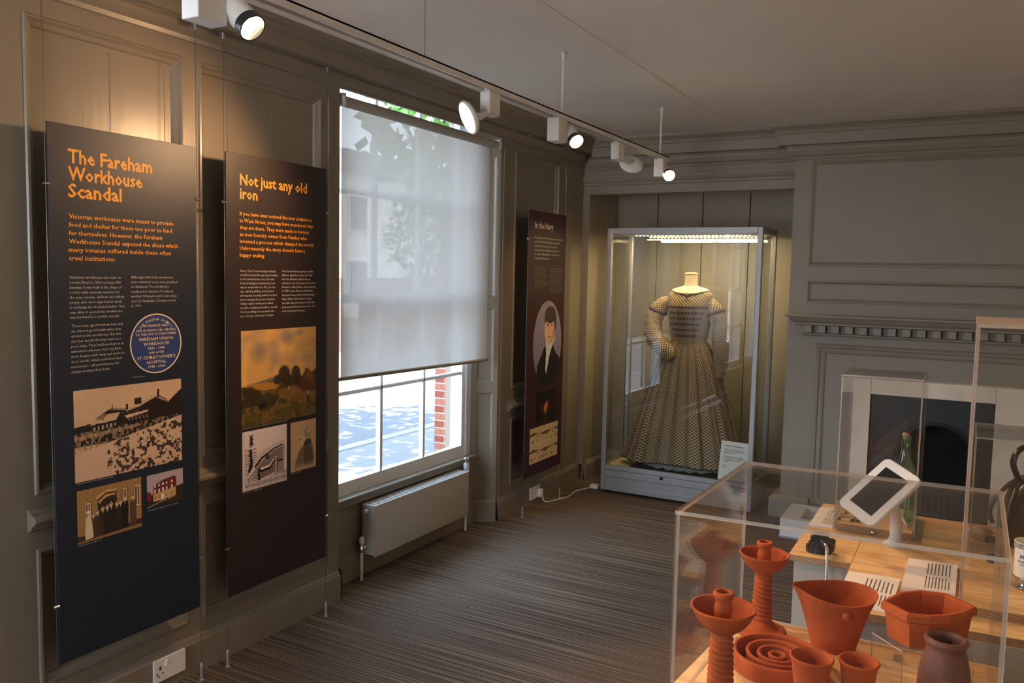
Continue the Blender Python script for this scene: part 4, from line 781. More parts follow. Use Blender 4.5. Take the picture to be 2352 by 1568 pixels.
# second track and lamps, unseen, added so their bounce brightens ceiling and room
t2 = thing('lighting_track', 'added unseen second lighting track that brightens the room', 'track', (1.25, 2, TZ))
MB().box(1.233, 1.267, -2.0, 5.0, TZ, TZ+.026).build('rail', WHITEP, t2)
for y in (-1, 2, 4.6): MB().cyl((1.25, y, TZ+.024), (1.25, y, H), .006, 10).build('suspension_rod', WHITEP, t2)
TX_ = TX; TX = 1.25; LC_ = LCOL; LCOL = (1, .80, .60)
for k, (y, ay_) in enumerate(((-1.2, -1.3), (.6, .6), (2.4, 2.3), (4.0, 4.2))):
    disc_spot('added unseen disc spotlight on the second track, '+('rearmost', 'second from the back', 'third from the back', 'nearest the fireplace')[k], y, (2.5, ay_, 1.9), 66, 112, y+.12, zc=2.23, xd=.02)
TX = TX_; LCOL = LC_
# ------------------------------------------------------------------ showcase with the dress
VC = thing('display_showcase', 'tall aluminium framed glass showcase standing in the alcove', 'showcase', (-2.365, 5.68, 0))
ox, oy = -2.365, 5.68; VW, VD = 1.12, .46
def vb(x0, x1, y0, y1, z0, z1): return (ox+x0, ox+x1, oy+y0, oy+y1, z0, z1)
for xx, yy in ((0, 0), (VW-.036, 0), (0, VD-.036), (VW-.036, VD-.036)): MB().box(*vb(xx, xx+.036, yy, yy+.036, .022, 1.968), bev=.005).build('corner_post', ALU, VC)
for yy in (0, VD-.036): MB().box(*vb(.036, VW-.036, yy, yy+.036, 1.925, 1.968), bev=.002).build('top_rail', ALU, VC)
for xx in (0, VW-.036): MB().box(*vb(xx, xx+.036, .036, VD-.036, 1.925, 1.968), bev=.002).build('top_rail', ALU, VC)
MB().box(*vb(.02, VW-.02, .02, VD-.02, 1.945, 1.960)).build('top_board', mat('dark_grey_board', (.07, .07, .07), .6), VC)
q = MB(); q.box(*vb(.036, VW-.036, .002, .030, .024, .068), bev=.002); q.box(*vb(.036, VW-.036, .008, .030, .068, .128)); q.box(*vb(.036, VW-.036, .002, .030, .130, .180), bev=.002); q.box(*vb(.036, VW-.036, .005, .034, .182, .215), bev=.002); q.build('base_front', ALU, VC)
q = MB(); q.box(*vb(.0, .02, .036, VD-.036, .024, .215)); q.box(*vb(VW-.02, VW, .036, VD-.036, .024, .215)); q.box(*vb(.036, VW-.036, VD-.03, VD, .024, .215)); q.build('base_side', ALU, VC)
MB().box(*vb(.02, VW-.02, .03, VD-.03, .185, .200)).build('deck', mat('cream_deck', (.50, .44, .28), .6), VC)
MB().box(*vb(.20, VW-.04, .045, VD-.05, .200, .206)).build('deck_black_area', mat('matt_black', (.012, .012, .012), .9), VC)  # matt black area over most of the cream deck
for xx, yy in ((.03, .03), (VW-.03, .03), (.03, VD-.03), (VW-.03, VD-.03)): MB().lathe((ox+xx, oy+yy, 0), [(.014, 0), (.014, .008), (.006, .010), (.006, .026)], 12).build('levelling_foot', CHROME, VC)
MB().box(*vb(.034, .575, .012, .016, .212, 1.928)).build('glass_door', GLASS, VC); MB().box(*vb(.545, VW-.034, .022, .026, .212, 1.928)).build('glass_door', GLASS, VC)
for xx in (.010, VW-.014): MB().box(*vb(xx, xx+.004, .034, VD-.034, .212, 1.928)).build('glass_side', GLASS, VC)
MB().box(*vb(.034, VW-.034, VD-.02, VD-.016, .212, 1.928)).build('glass_back', GLASS, VC)
MB().lathe((ox+.475, oy+.004, .170), [(.012, 0), (.013, .010), (.010, .016), (0, .016)], 16, axis=(0, -1, 0)).build('lock', BLACK, VC)
LED = mat('led_diode', (1, .9, .8), .4, emis=(1, .80, .52), estr=14)
for yy in (.06, .36):
    st = MB().box(*vb(.19, VW-.05, yy-.006, yy+.006, 1.915, 1.925)).build('led_strip', WHITEP, VC); q = MB()
    for k in range(30): xx = .205+k*.028; q.box(*vb(xx-.005, xx+.005, yy-.0045, yy+.0045, 1.9125, 1.9152))
    q.build('led_row', LED, st)
VC.rotation_euler.z = math.radians(-.3)
for k, (xw, yw) in enumerate(((-2.05, 5.77), (-1.62, 5.79), (-2.06, 6.06), (-1.63, 6.06))):
    l = bpy.data.lights.new('led_strip_light', 'AREA'); l.shape = 'RECTANGLE'; l.size = .42; l.size_y = .05; l.energy = 1.5; l.color = (1, .74, .38)
    o = bpy.data.objects.new('led_strip_light', l); COL.objects.link(o); o.location = (xw+.03, yw, 1.905); o.rotation_euler = (math.radians(22 if k < 2 else 8), 0, 0)
cd_ = thing('label_card', 'white text card leaning inside the showcase at the right front corner', 'label', (-1.40, 5.80, .206))
c0 = Vector((-1.40, 5.775, .338)); ax = Vector((math.cos(.06), math.sin(.06)*.4, -.035)).normalized(); az = Vector((.03, .14, .97)); az = (az-ax*az.dot(ax)).normalized(); ay = az.cross(ax)
MB().obox(c0, ax, ay, az, .098, .002, .138).build('card', PAPER, cd_)
q = MB()
for k, (wd) in enumerate((.135, 0, .145, .140, .075, 0, .145, .138, .120, .04, 0, .03, .03)):
    if wd: zc = .105-.0125*k; q.obox(c0-ay*-.0026*-1+ax*(-.075+wd/2)+az*zc-ay*.0003, ax, ay, az, wd/2, .0004, .0022 if k else .0032)
q.build('printed_text', mat('grey_print', (.25, .25, .27), .6), cd_)

# dress
DX, DY = -1.818, 5.922
ms = thing('mannequin', 'headless mannequin torso with ivory neck and wooden cap wearing the dress', 'mannequin', (DX, DY, .206))
MB().lathe((DX+.02, DY, 0), [(.085, 1.50), (.068, 1.525), (.052, 1.55), (.045, 1.58), (.044, 1.632), (.0445, 1.640)], 32).build('neck', IVORY, ms, smooth=True)
MB().lathe((DX+.02, DY, 0), [(.046, 1.640), (.048, 1.645), (.047, 1.651), (.036, 1.657), (0, 1.659)], 32).build('neck_cap', PINE, ms, smooth=True)
q = MB(); q.lathe((DX+.02, DY, 0), [(.015, .206), (.015, 1.2)], 12); q.lathe((DX+.02, DY, 0), [(.12, .206), (.12, .214), (.02, .22)], 24); q.build('stand_pole', BLACK, ms)
dr = thing('antique_dress', 'long sleeved printed cotton dress with full pleated skirt in the showcase', 'dress', (DX, DY, .24))
N, J = 288, 44; sk = MB(); sk.uv = []
for j in range(J+1):
    t = j/J; z = 1.155-.905*t; rx = .132+.062*(1-math.exp(-t*9))+.262*t**1.05; ry = .112+.040*(1-math.exp(-t*9))+.040*t
    for i in range(N):
        a = 2*math.pi*i/N; ph = a+.10*math.sin(a*3+1)
        fo = (.55*math.sin(ph*19)+.30*math.sin(ph*31+2)+.25*math.sin(ph*8+t*1.2)); amp = .014+.042*min(1, t*1.6)
        k = 1+fo*amp*(1.3 if t > .3 else 1); dip = .018*math.sin(a*5+.6)*t**3+.014*math.sin(a*2)*t**3-(.018*max(0, -math.sin(a))*t**2)
        sk.v.append((DX+.02*(1-t)-.012*t*0+math.cos(a)*rx*k, DY+math.sin(a)*ry*k*(1 if math.sin(a) < 0 else .9), z-dip*.5)); sk.uv.append((a/(2*math.pi)*1.98, z))
sk.f = [(j*N+i, j*N+(i+1) % N, (j+1)*N+(i+1) % N, (j+1)*N+i) for j in range(J) for i in range(N)]; sk.m = [0]*len(sk.f)
sk.build('skirt', DRESS_S, dr, smooth=True, recalc=False)
hm = MB(); P = [sk.v[J*N+i] for i in range(N)]; hm.tube([(x, y, z) for x, y, z in P]+[P[0]], .004, 6, caps=False); hm.build('hem_binding', mat('black_binding', (.02, .02, .025), .8), dr)
pt = MB(); 
for ring in range(2):
    for i in range(96): a = 2*math.pi*i/96; pt.v.append((DX+math.cos(a)*.30*(1+.05*math.sin(a*14)), DY+math.sin(a)*.15*(1+.05*math.sin(a*14)), .30-ring*.082+.006*math.sin(a*22)))
pt.f = [(i, (i+1) % 96, 96+(i+1) % 96, 96+i) for i in range(96)]; pt.m = [0]*96; pt.build('petticoat', mat('net_grey', (.25, .26, .24), .9), dr, smooth=True)
sec = [(1.118, .128, .108), (1.16, .128, .108), (1.20, .136, .114), (1.26, .146, .122), (1.33, .156, .132), (1.39, .160, .134), (1.44, .162, .122), (1.48, .166, .104), (1.505, .158, .088), (1.525, .128, .074), (1.540, .092, .064), (1.548, .064, .056)]
bo = MB(); bo.uv = []; NB = 96
for z, rx, ry in sec:
    for i in range(NB):
        a = 2*math.pi*i/NB; k = 1+.008*math.sin(a*9+z*20); dz = -.030*max(0, -math.sin(a))**6 if z < 1.13 else 0; fr_ = 1.06 if math.sin(a) < 0 and 1.25 < z < 1.45 else 1
        bo.v.append((DX+.02+math.cos(a)*rx*k, DY+math.sin(a)*ry*k*fr_, z+dz)); bo.uv.append((a/(2*math.pi)*.93, z))
bo.f = [(j*NB+i, j*NB+(i+1) % NB, (j+1)*NB+(i+1) % NB, (j+1)*NB+i) for j in range(len(sec)-1) for i in range(NB)]; bo.m = [0]*len(bo.f)
bo.build('bodice', DRESS_N, dr, smooth=True, recalc=False)
def bodr(z):
    for (z0, a0, b0), (z1, a1, b1) in zip(sec, sec[1:]):
        if z0 <= z <= z1: t = (z-z0)/(z1-z0); return a0+(a1-a0)*t, b0+(b1-b0)*t
    return sec[0][1:]
for z, hw in ((1.405, .145), (1.365, .128), (1.325, .118), (1.285, .105), (1.243, .092), (1.200, .082)):
    rx, ry = bodr(z); q = MB(); n_ = 28; a0 = math.acos(min(1, hw/rx))
    for i in range(n_+1):
        a = -math.pi/2+(-1+2*i/n_)*(math.pi/2-a0); w2 = .0085+.0015*math.sin(i*2.1)
        for s_ in (-1, 1): q.v.append((DX+.02+math.cos(a)*(rx+.004), DY+math.sin(a)*(ry*1.07+.004), z+s_*w2))
    q.f = [(2*i, 2*i+2, 2*i+3, 2*i+1) for i in range(n_)]; q.m = [0]*n_; q.build('trim_band', TRIMC, dr, smooth=True)
def sleeve(pts, rad, nm='sleeve'):
    P = smooth_pts([(x_, y_-.055, z_) for x_, y_, z_ in pts], 7); n = len(P); rs = []
    for i in range(n):
        t = i/(n-1)*(len(rad)-1); k = min(int(t), len(rad)-2); r = rad[k]+(rad[k+1]-rad[k])*(t-k); r *= 1+.035*math.sin(i*1.55); rs.append((r, r*.92))
    q = MB(); q.tube(P, rs, 40); q.uv = []
    L = 0
    for i in range(n):
        if i: L += (P[i]-P[i-1]).length
        for k in range(40): q.uv.append((k/40*.33, L))
    V = []
    for idx, v in enumerate(q.v): i, k = divmod(idx, 40); c = P[i]; d = Vector(v)-c; V.append(tuple(c+d*(1+.035*math.sin(k*2*math.pi/40*7+i*.35))))
    q.v = V; return q.build(nm, DRESS_N, dr, smooth=True)
sl1 = sleeve([(-1.935, 5.985, 1.450), (-2.012, 5.98, 1.41), (-2.062, 5.96, 1.32), (-2.055, 5.92, 1.215), (-1.985, 5.86, 1.13), (-1.905, 5.825, 1.075), (-1.868, 5.81, 1.035)], [.040, .060, .070, .072, .066, .056, .032])
sl2 = sleeve([(-1.705, 5.985, 1.450), (-1.634, 5.98, 1.41), (-1.590, 5.975, 1.32), (-1.568, 5.97, 1.20), (-1.552, 5.96, 1.08), (-1.548, 5.95, .98), (-1.556, 5.94, .905)], [.040, .057, .062, .062, .058, .046, .026])
for x_, y_, z_, d in ((-2.040, 5.922, 1.370, (-.4, 0, -1)), (-1.608, 5.922, 1.370, (.35, 0, -1))):
    q = MB(); q.lathe((x_, y_, z_), [(.068, -.012), (.072, -.004), (.072, .004), (.068, .012)], 32, axis=d, close=True); q.build('sleeve_band', TRIMC, dr, smooth=True)
q = MB(); NC = 64
for j, (r, z, ky_) in enumerate(((.050, 1.560, .9), (.070, 1.554, .84), (.095, 1.547, .76), (.120, 1.538, .68), (.135, 1.530, .64))):
    for i in range(NC): a = 2*math.pi*i/NC; k = 1+(.035*math.sin(a*16) if j == 4 else 0); q.v.append((DX+.02+math.cos(a)*r*k, DY+math.sin(a)*r*k*(ky_+(.035*j if math.sin(a) < 0 else 0)), z-(.026*max(0, -math.sin(a))**2*(j/4))))
q.f = [(j*NC+i, j*NC+(i+1) % NC, (j+1)*NC+(i+1) % NC, (j+1)*NC+i) for j in range(4) for i in range(NC)]; q.m = [0]*len(q.f); q.build('lace_collar', LACE, dr, smooth=True)
br = MB(); br.lathe((DX+.03, DY-.118, 1.492), [(.019, 0), (.019, .004), (.015, .007), (.010, .009), (0, .010)], 24, axis=(0, -1, .35)); tag(br.build('brooch', mat('bronze_brooch', (.10, .07, .04), .35, metal=.5), smooth=True), 'oval dark brooch pinned at the collar of the dress', 'brooch')

# ------------------------------------------------------------------ fireplace
fp = thing('fireplace', 'grey painted mantelpiece with dentils round a pale stone and black fireplace', 'fireplace', (-.19, BY, 0))
XL, XR = -1.035, .655
def msweep(prof, inset, nm): 
    MB().sweep(prof, [((XL+inset, BY), (-1, 0)), ((XL+inset, BY-.001), (-1, -1)), ((XR-inset, BY-.001), (1, -1)), ((XR-inset, BY), (1, 0))]).build(nm, PAINT2, fp)
XL += .105; XR -= .105
msweep([(0, 1.392), (.150, 1.392), (.153, 1.389), (.153, 1.380), (.148, 1.377), (.132, 1.376), (.128, 1.368), (.118, 1.352), (.104, 1.342), (.098, 1.336), (.098, 1.328), (.088, 1.325), (.080, 1.322), (0, 1.322)], 0, 'mantel_shelf')
msweep([(.018, 1.322), (.018, 1.272), (.060, 1.270), (.062, 1.262), (.056, 1.255), (.030, 1.252), (0, 1.250)], 0, 'dentil_course')
d0 = None; nd = 19
for k in range(21):
    x = XL-.045+.010+k*.0845
    if x+.046 > XR+.06: break
    if d0 is None: d0 = MB().box(x, x+.047, BY-.078, BY-.017, 1.274, 1.322, bev=.0015).build('dentil', PAINT2, fp); dx0 = x
    else: s = d0.copy(); COL.objects.link(s); s.location.x += x-dx0
# bolection architrave
q = MB(); pr = [(0, 0), (.002, .014), (.012, .022), (.024, .020), (.030, .010), (.048, .016), (.060, .012), (.064, 0)]
def arch_pts(i): return ((-.894+i, .155), (-.894+i, 1.200-i), (.514-i, 1.200-i), (.514-i, .155))
V = []
for k in range(4):
    for ins, c in pr: x, z = arch_pts(ins)[k]; V.append((x, BY-c, z))
n_ = len(pr); q.add(V, [(k*n_+j, (k+1)*n_+j, (k+1)*n_+j+1, k*n_+j+1) for k in range(3) for j in range(n_-1)]); q.build('architrave', PAINT2, fp)
q = MB(); q.box(-.722, FX0, BY-.012, BY, 0, .99, bev=.002); q.box(FX1, .342, BY-.012, BY, 0, .99, bev=.002); q.build('stone_jamb', MARBLE, fp)
MB().box(FX0+.001, FX1-.001, BY-.012, BY, FZ, .99, bev=.002).build('stone_lintel', MARBLE, fp)
MB().box(-.735, .355, BY-.008, BY, .99, 1.0).build('slip_edge', mat('aged_edge', (.42, .35, .25), .6), fp)
# cast-iron register plate with arched opening
q = MB(); acx, ar, az_ = (FX0+FX1)/2+.04, .215, .50; pts = [(acx-ar, .0)]+[(acx+ar*math.cos(math.pi-math.pi*k/24), az_+ar*math.sin(math.pi*k/24)) for k in range(25)]+[(acx+ar, 0)]
out = []
for (x, z) in pts:
    if z <= az_: out.append((FX0 if x < acx else FX1, z))
    else:
        dx, dz = x-acx, z-az_; s_ = min(((FX1-acx) if dx > 0 else (acx-FX0))/max(abs(dx), 1e-6), (FZ-az_)/dz); out.append((acx+dx*s_, az_+dz*s_))
V = [(x, BY+.03, z) for x, z in pts]+[(x, BY+.03, z) for x, z in out]+[(x, BY+.12, z) for x, z in pts]; m_ = len(pts)
q.add(V, [(i, i+1, m_+i+1, m_+i) for i in range(m_-1)]+[(i, i+1, 2*m_+i+1, 2*m_+i) for i in range(m_-1)]); q.build('register_plate', IRON, fp)
for rr in (.222, .236): MB().tube([(acx+rr*math.cos(math.pi-math.pi*k/24), BY+.027, az_+rr*math.sin(math.pi*k/24)) for k in range(25)], .004, 8).build('arch_moulding', IRON, fp, smooth=True)
q = MB(); q.tube([(acx-ar+.02, BY+.05, .28), (acx+ar-.02, BY+.05, .28)], .008, 8)
for k in range(11): x = acx-ar+.035+k*(2*ar-.07)/10; q.tube([(x, BY+.05, .12), (x, BY+.05, .30)], .005, 6)
q.tube([(acx-ar+.02, BY+.05, .13), (acx+ar-.02, BY+.05, .13)], .008, 8); q.build('fire_grate', IRON, fp)
hb = thing('hearth_kerb', 'low white open topped hearth box on the carpet before the fireplace', 'hearth', (-.5, 5.5, 0))
q = MB(); q.box(-.979, -.87, 5.30, 5.70, .012, .125); q.box(.30, .40, 5.30, 5.70, .012, .125); q.box(-.87, .30, 5.30, 5.36, .012, .125); q.box(-.87, .30, 5.64, 5.70, .012, .125); q.build('kerb', PAPER, hb)
MB().box(-.985, .405, 5.295, 5.705, 0, .012).build('shadow_strip', mat('lilac_shadow', (.30, .28, .34), .6), hb); MB().box(-.87, .30, 5.36, 5.64, .012, .03).build('hearth_floor', mat('hearth_tan', (.22, .17, .11), .7), hb)  # lilac strip paints the purple shadow line under the hearth box

# ------------------------------------------------------------------ display plinths and plywood boards
PLW = mat('plinth_paint', (.33, .30, .255), .6)
p1 = thing('display_plinth', 'pale plinth with plywood top under the clear case of terracotta pots', 'plinth', (-.18, 1.68, 0))
MB().prism([(-.455, 1.40), (.10, 1.42), (.10, 2.01), (-.455, 2.01)], 0, .800).build('plinth_body', PLW, p1)
MB().prism([(-.478, 1.425), (.098, 1.455), (.088, 1.950), (-.438, 1.925)], .805, .827, 1, 0).build('plywood_top', [PLY, PLYE], p1)
p2 = thing('display_plinth', 'pale plinth with plywood top carrying the bottle case and black handset stand', 'plinth', (.1, 2.8, 0))
MB().box(-.415, -.242, 2.49, 3.10, 0, .802).build('plinth_body', PLW, p2); MB().box(-.242, .60, 2.785, 3.10, 0, .802).build('plinth_body', PLW, p2)
MB().prism([(-.427, 2.469), (-.259, 2.478), (-.259, 2.782), (.62, 2.80), (.62, 3.14), (-.427, 3.11)], .802, .820, 1, 0).build('plywood_top', [PLY, PLYE], p2)
p3 = thing('display_plinth', 'pale plinth with plywood top carrying two text cards and the tablet', 'plinth', (.2, 2.45, 0))
MB().box(-.241, .60, 2.135, 2.778, 0, .802).build('plinth_body', PLW, p3)
MB().prism([(-.257, 2.112), (.62, 2.185), (.62, 2.796), (-.257, 2.779)], .802, .8215, 1, 0).build('plywood_top', [PLY, PLYE], p3)

def quad_pane(mb, p, q, z0, z1, t, inward):
    """upright sheet from p to q; big faces 0, edge faces 1"""
    p, q, i = Vector((*p, 0)), Vector((*q, 0)), Vector((*inward, 0)); a, b, c, d = p, q, q+i*t, p+i*t
    V = [(v.x, v.y, z0) for v in (a, b, c, d)]+[(v.x, v.y, z1) for v in (a, b, c, d)]
    mb.add(V, [(0, 1, 5, 4), (2, 3, 7, 6)], 0); mb.add(V, [(1, 2, 6, 5), (3, 0, 4, 7), (0, 3, 2, 1), (4, 5, 6, 7)], 1)
def acrylic_case(t, C, z0, z1, th=.006, names=('side_panel', 'top_panel'), emat=None):
    em = emat or ACRE; cx = sum(c[0] for c in C)/4; cy = sum(c[1] for c in C)/4
    for k in range(4):
        a, b = Vector(C[k]), Vector(C[(k+1) % 4]); m_ = (a+b)/2; d = (b-a).normalized(); n_ = Vector((-d.y, d.x)); 
        if n_.dot(Vector((cx, cy))-m_) < 0: n_ = -n_
        mb = MB(); ins = th if k % 2 else 0; quad_pane(mb, a+d*ins, b-d*ins, z0, z1-th, th, n_); mb.build(names[0], [ACR, em], t, recalc=False)
    mb = MB(); n = 4; V = [(*c, z1-th) for c in C]+[(*c, z1) for c in C]; mb.add(V, [(3, 2, 1, 0), (4, 5, 6, 7)], 0); mb.add(V, [(i, (i+1) % 4, 4+(i+1) % 4, 4+i) for i in range(4)], 1); mb.build(names[1], [ACR, em], t, recalc=False)
ac = thing('acrylic_case', 'large clear acrylic cover over the terracotta pottery in the foreground', 'display case', (-.18, 1.68, .827))
acrylic_case(ac, [(-.448, 1.413+.018), (.0755, 1.450+.01), (.0765, 1.938), (-.436, 1.918)], .828, 1.200, .007)
CL = clear_mat('clip_acrylic', (.85, .85, .83), f0=.22, body=.05)
for k, (x, y) in enumerate(((-.403, 1.778), (-.391, 1.668), (-.094, 1.872), (-.216, 1.700))):
    o = MB().box(x-.009, x+.009, y-.007, y+.007, .8272, .8372, bev=.002).build('acrylic_clip', CL); tag(o, 'tiny clear acrylic clip on the plywood '+('by the foot of the farther candlestick', 'left of the nested ring dish', 'under the angular trough', 'between the ring dish and the pinched pot')[k], 'clip', 'clips under the clear cover')

# ------------------------------------------------------------------ terracotta pottery
BZ = .8275
def candlestick(label, x, y, s=1.0, turns=11):
    t = thing('candlestick', label, 'candlestick', (x, y, BZ), 'terracotta candlesticks'); z = lambda h: BZ+h*s
    MB().lathe((x, y, 0), [(.052*s, z(0)), (.055*s, z(.003)), (.054*s, z(.008)), (.046*s, z(.012)), (.044*s, z(.011)), (.034*s, z(.017)), (.024*s, z(.026)), (.019*s, z(.034))], 48).build('foot', TERRA, t, smooth=True)
    q = MB(); n = 32; rows = 110; h0, h1 = .030, .142
    for j in range(rows+1):
        h = h0+(h1-h0)*j/rows; taper = .0205-.0045*(j/rows)
        for i in range(n): a = 2*math.pi*i/n; ph = (j/rows*turns*2*math.pi+a*1.0); r = (taper-.0035+.0068*abs(math.sin(ph/2))**.75)*s; q.v.append((x+r*math.cos(a), y+r*math.sin(a), z(h)))
    q.f = [(j*n+i, j*n+(i+1) % n, (j+1)*n+(i+1) % n, (j+1)*n+i) for j in range(rows) for i in range(n)]; q.m = [0]*len(q.f); q.build('twisted_stem', TERRA, t, smooth=True)
    MB().lathe((x, y, 0), [(.014*s, z(.138)), (.024*s, z(.141)), (.036*s, z(.150)), (.046*s, z(.163)), (.051*s, z(.174)), (.054*s, z(.179)), (.054*s, z(.182)), (.051*s, z(.182)), (.047*s, z(.175)), (.041*s, z(.164)), (.032*s, z(.154)), (.018*s, z(.148)), (.012*s, z(.147))], 48, close=True).build('drip_pan', TERRA, t, smooth=True)
    MB().lathe((x, y, 0), [(.013*s, z(.145)), (.014*s, z(.165)), (.0150*s, z(.180)), (.0125*s, z(.190)), (.0155*s, z(.197)), (.0185*s, z(.202)), (.0165*s, z(.207)), (.012*s, z(.208)), (.011*s, z(.204)), (.0105*s, z(.185)), (0, z(.184))], 32).build('candle_socket', TERRA, t, smooth=True)
    return t
candlestick('farther spiral stemmed terracotta candlestick left of the bucket pot', -.374, 1.862)
candlestick('nearest spiral stemmed terracotta candlestick cut by the bottom edge', -.365, 1.475, 1.08)
# bucket-like pot with pinched lip
pot = thing('pinched_pot', 'tall terracotta pot with pinched rim and small round boss', 'pot', (-.222, 1.866, BZ))
q = MB(); n = 72; sec = [(.0, .046, 0), (.010, .0475, 0), (.05, .058, 0), (.09, .069, .3), (.112, .076, .7), (.122, .080, 1), (.126, .0815, 1)]; hgt = .128
def lip(a, k):  # rim shape: two shallow spouts and a wavy rim
    return 1+k*(.12*max(0, math.cos(a-math.pi*1.02))**14+.05*max(0, math.cos(a+.25))**4-.05*max(0, math.cos(a-1.0))**10-.04*max(0, math.cos(a-2.1))**12+.015*math.sin(3*a))
def lipz(a, k): return k*(.004*math.sin(2*a+.5)+.006*max(0, math.sin(a+.4))-.003)
for inner in (0, 1):
    for h, r, k in (sec if not inner else [(h, r-.005, k) for h, r, k in sec[::-1][:-1]]+[(.008, .040, 0)]):
        for i in range(n): a = 2*math.pi*i/n; rr = r*lip(a, k); q.v.append((-.222+rr*math.cos(a)*1.0, 1.866+rr*math.sin(a)*.88, BZ+h+lipz(a, k)))
R_ = len(q.v)//n; q.f = [(j*n+i, j*n+(i+1) % n, (j+1)*n+(i+1) % n, (j+1)*n+i) for j in range(R_-1) for i in range(n)]+[tuple(range(n-1, -1, -1)), tuple((R_-1)*n+i for i in range(n))]; q.m = [0]*len(q.f)
q.build('pot_body', TERRA, pot, smooth=True, angle=1.2)
MB().lathe((-.190, 1.866-.0625, .925), [(.0095, -.004), (.0085, .003), (.005, .0055), (0, .006)], 20, axis=(.32, -.92, .1)).build('boss', TERRA, pot, smooth=True)
# angular trough on a clear riser
tg = thing('angular_trough', 'six sided terracotta trough standing on a clear acrylic riser', 'pot', (-.04, 1.84, .903))
rim = [(-.127, 1.795), (-.076, 1.748), (-.038, 1.757), (-.002, 1.783), (.026, 1.822), (.044, 1.863), (.020, 1.888), (-.012, 1.915), (-.062, 1.905), (-.100, 1.868)]
def off(P, d):
    cx = sum(p[0] for p in P)/len(P); cy = sum(p[1] for p in P)/len(P); return [(cx+(x-cx)*(1-d/math.hypot(x-cx, y-cy)), cy+(y-cy)*(1-d/math.hypot(x-cx, y-cy))) for x, y in P]
prof = [(.016, .903), (.009, .955), (.004, .958), (.0, .960), (.0, .972), (.003, .976), (.010, .976), (.013, .972), (.022, .912)]; q = MB(); nr = len(rim)
for d, z in prof: q.v += [(x, y, z) for x, y in off(rim, d)]
q.f = [(j*nr+i, j*nr+(i+1) % nr, (j+1)*nr+(i+1) % nr, (j+1)*nr+i) for j in range(len(prof)-1) for i in range(nr)]+[tuple(range(nr-1, -1, -1)), tuple((len(prof)-1)*nr+i for i in range(nr))]; q.m = [0]*len(q.f)
q.build('trough_body', TERRA, tg, smooth=False)
def riser(label, P, z0, z1, th=.003, grp='clear acrylic risers'):
    t = thing('acrylic_riser', label, 'riser', (P[0][0], P[0][1], z0), grp); mb = MB(); V = [(*c, z1-th) for c in P]+[(*c, z1) for c in P]
    mb.add(V, [(3, 2, 1, 0), (4, 5, 6, 7)], 0); mb.add(V, [(i, (i+1) % 4, 4+(i+1) % 4, 4+i) for i in range(4)], 1); mb.build('riser_top', [ACR, ACRE], t, recalc=False)
    cx = sum(c[0] for c in P)/4; cy = sum(c[1] for c in P)/4
    for a, b in ((P[0], P[3]), (P[1], P[2])):
        m_ = Vector(((a[0]+b[0])/2, (a[1]+b[1])/2)); d = (Vector(b)-Vector(a)).normalized(); n_ = Vector((-d.y, d.x)); n_ = n_ if n_.dot(Vector((cx, cy))-m_) > 0 else -n_
        mb = MB(); quad_pane(mb, a, b, z0, z1-th, th, n_); mb.build('riser_leg', [ACR, ACRE], t, recalc=False)
riser('clear acrylic riser under the angular trough', [(-.080, 1.740), (.045, 1.850), (-.012, 1.915), (-.141, 1.805)], BZ, .903)
# nested ring dish
rg = thing('nested_ring_dish', 'round terracotta dish of four concentric walls', 'dish', (-.306, 1.700, BZ))
MB().lathe((-.306, 1.700, BZ), [(.088, 0), (.090, .003), (0, .004)], 56).build('dish_base', TERRA, rg, smooth=True)
for r, h in ((.088, .036), (.062, .034), (.040, .032), (.018, .030)):
    MB().lathe((-.306, 1.700, BZ), [(r*.97, .002), (r, h*.7), (r+.0015, h-.003), (r, h), (r-.005, h), (r-.007, h-.003), (r*.97-.006, .003)], 56, close=True).build('ring_wall', TERRA, rg, smooth=True)
def cup(label, x, y, rt, rb_, h, m_=TERRA):
    t = thing('terracotta_cup', label, 'cup', (x, y, BZ), 'small tapered terracotta cups')
    MB().lathe((x, y, BZ), [(rb_, 0), (rb_+.001, .003), (rt-.004, h-.010), (rt-.001, h-.006), (rt, h-.002), (rt-.002, h), (rt-.005, h-.001), (rt-.008, h-.010), (rb_-.004, .006), (0, .005)], 44).build('cup_body', m_, t, smooth=True)
cup('tapered terracotta cup in front of the ring dish', -.226, 1.600, .0405, .026, .087)
cup('tapered terracotta cup right of the other cup', -.148, 1.645, .0375, .024, .080)
vz = thing('dark_vase', 'dark brown clay vase with thick rolled rim, front right', 'vase', (-.006, 1.735, BZ))
MB().lathe((-.006, 1.735, BZ), [(.038, 0), (.042, .006), (.046, .02), (.046, .04), (.042, .070), (.036, .095), (.033, .106), (.036, .110), (.0385, .115), (.0375, .121), (.033, .124), (.029, .122), (.027, .114), (.030, .095), (.038, .05), (.036, .012), (0, .01)], 48).build('vase_body', TERRAD, vz, smooth=True)

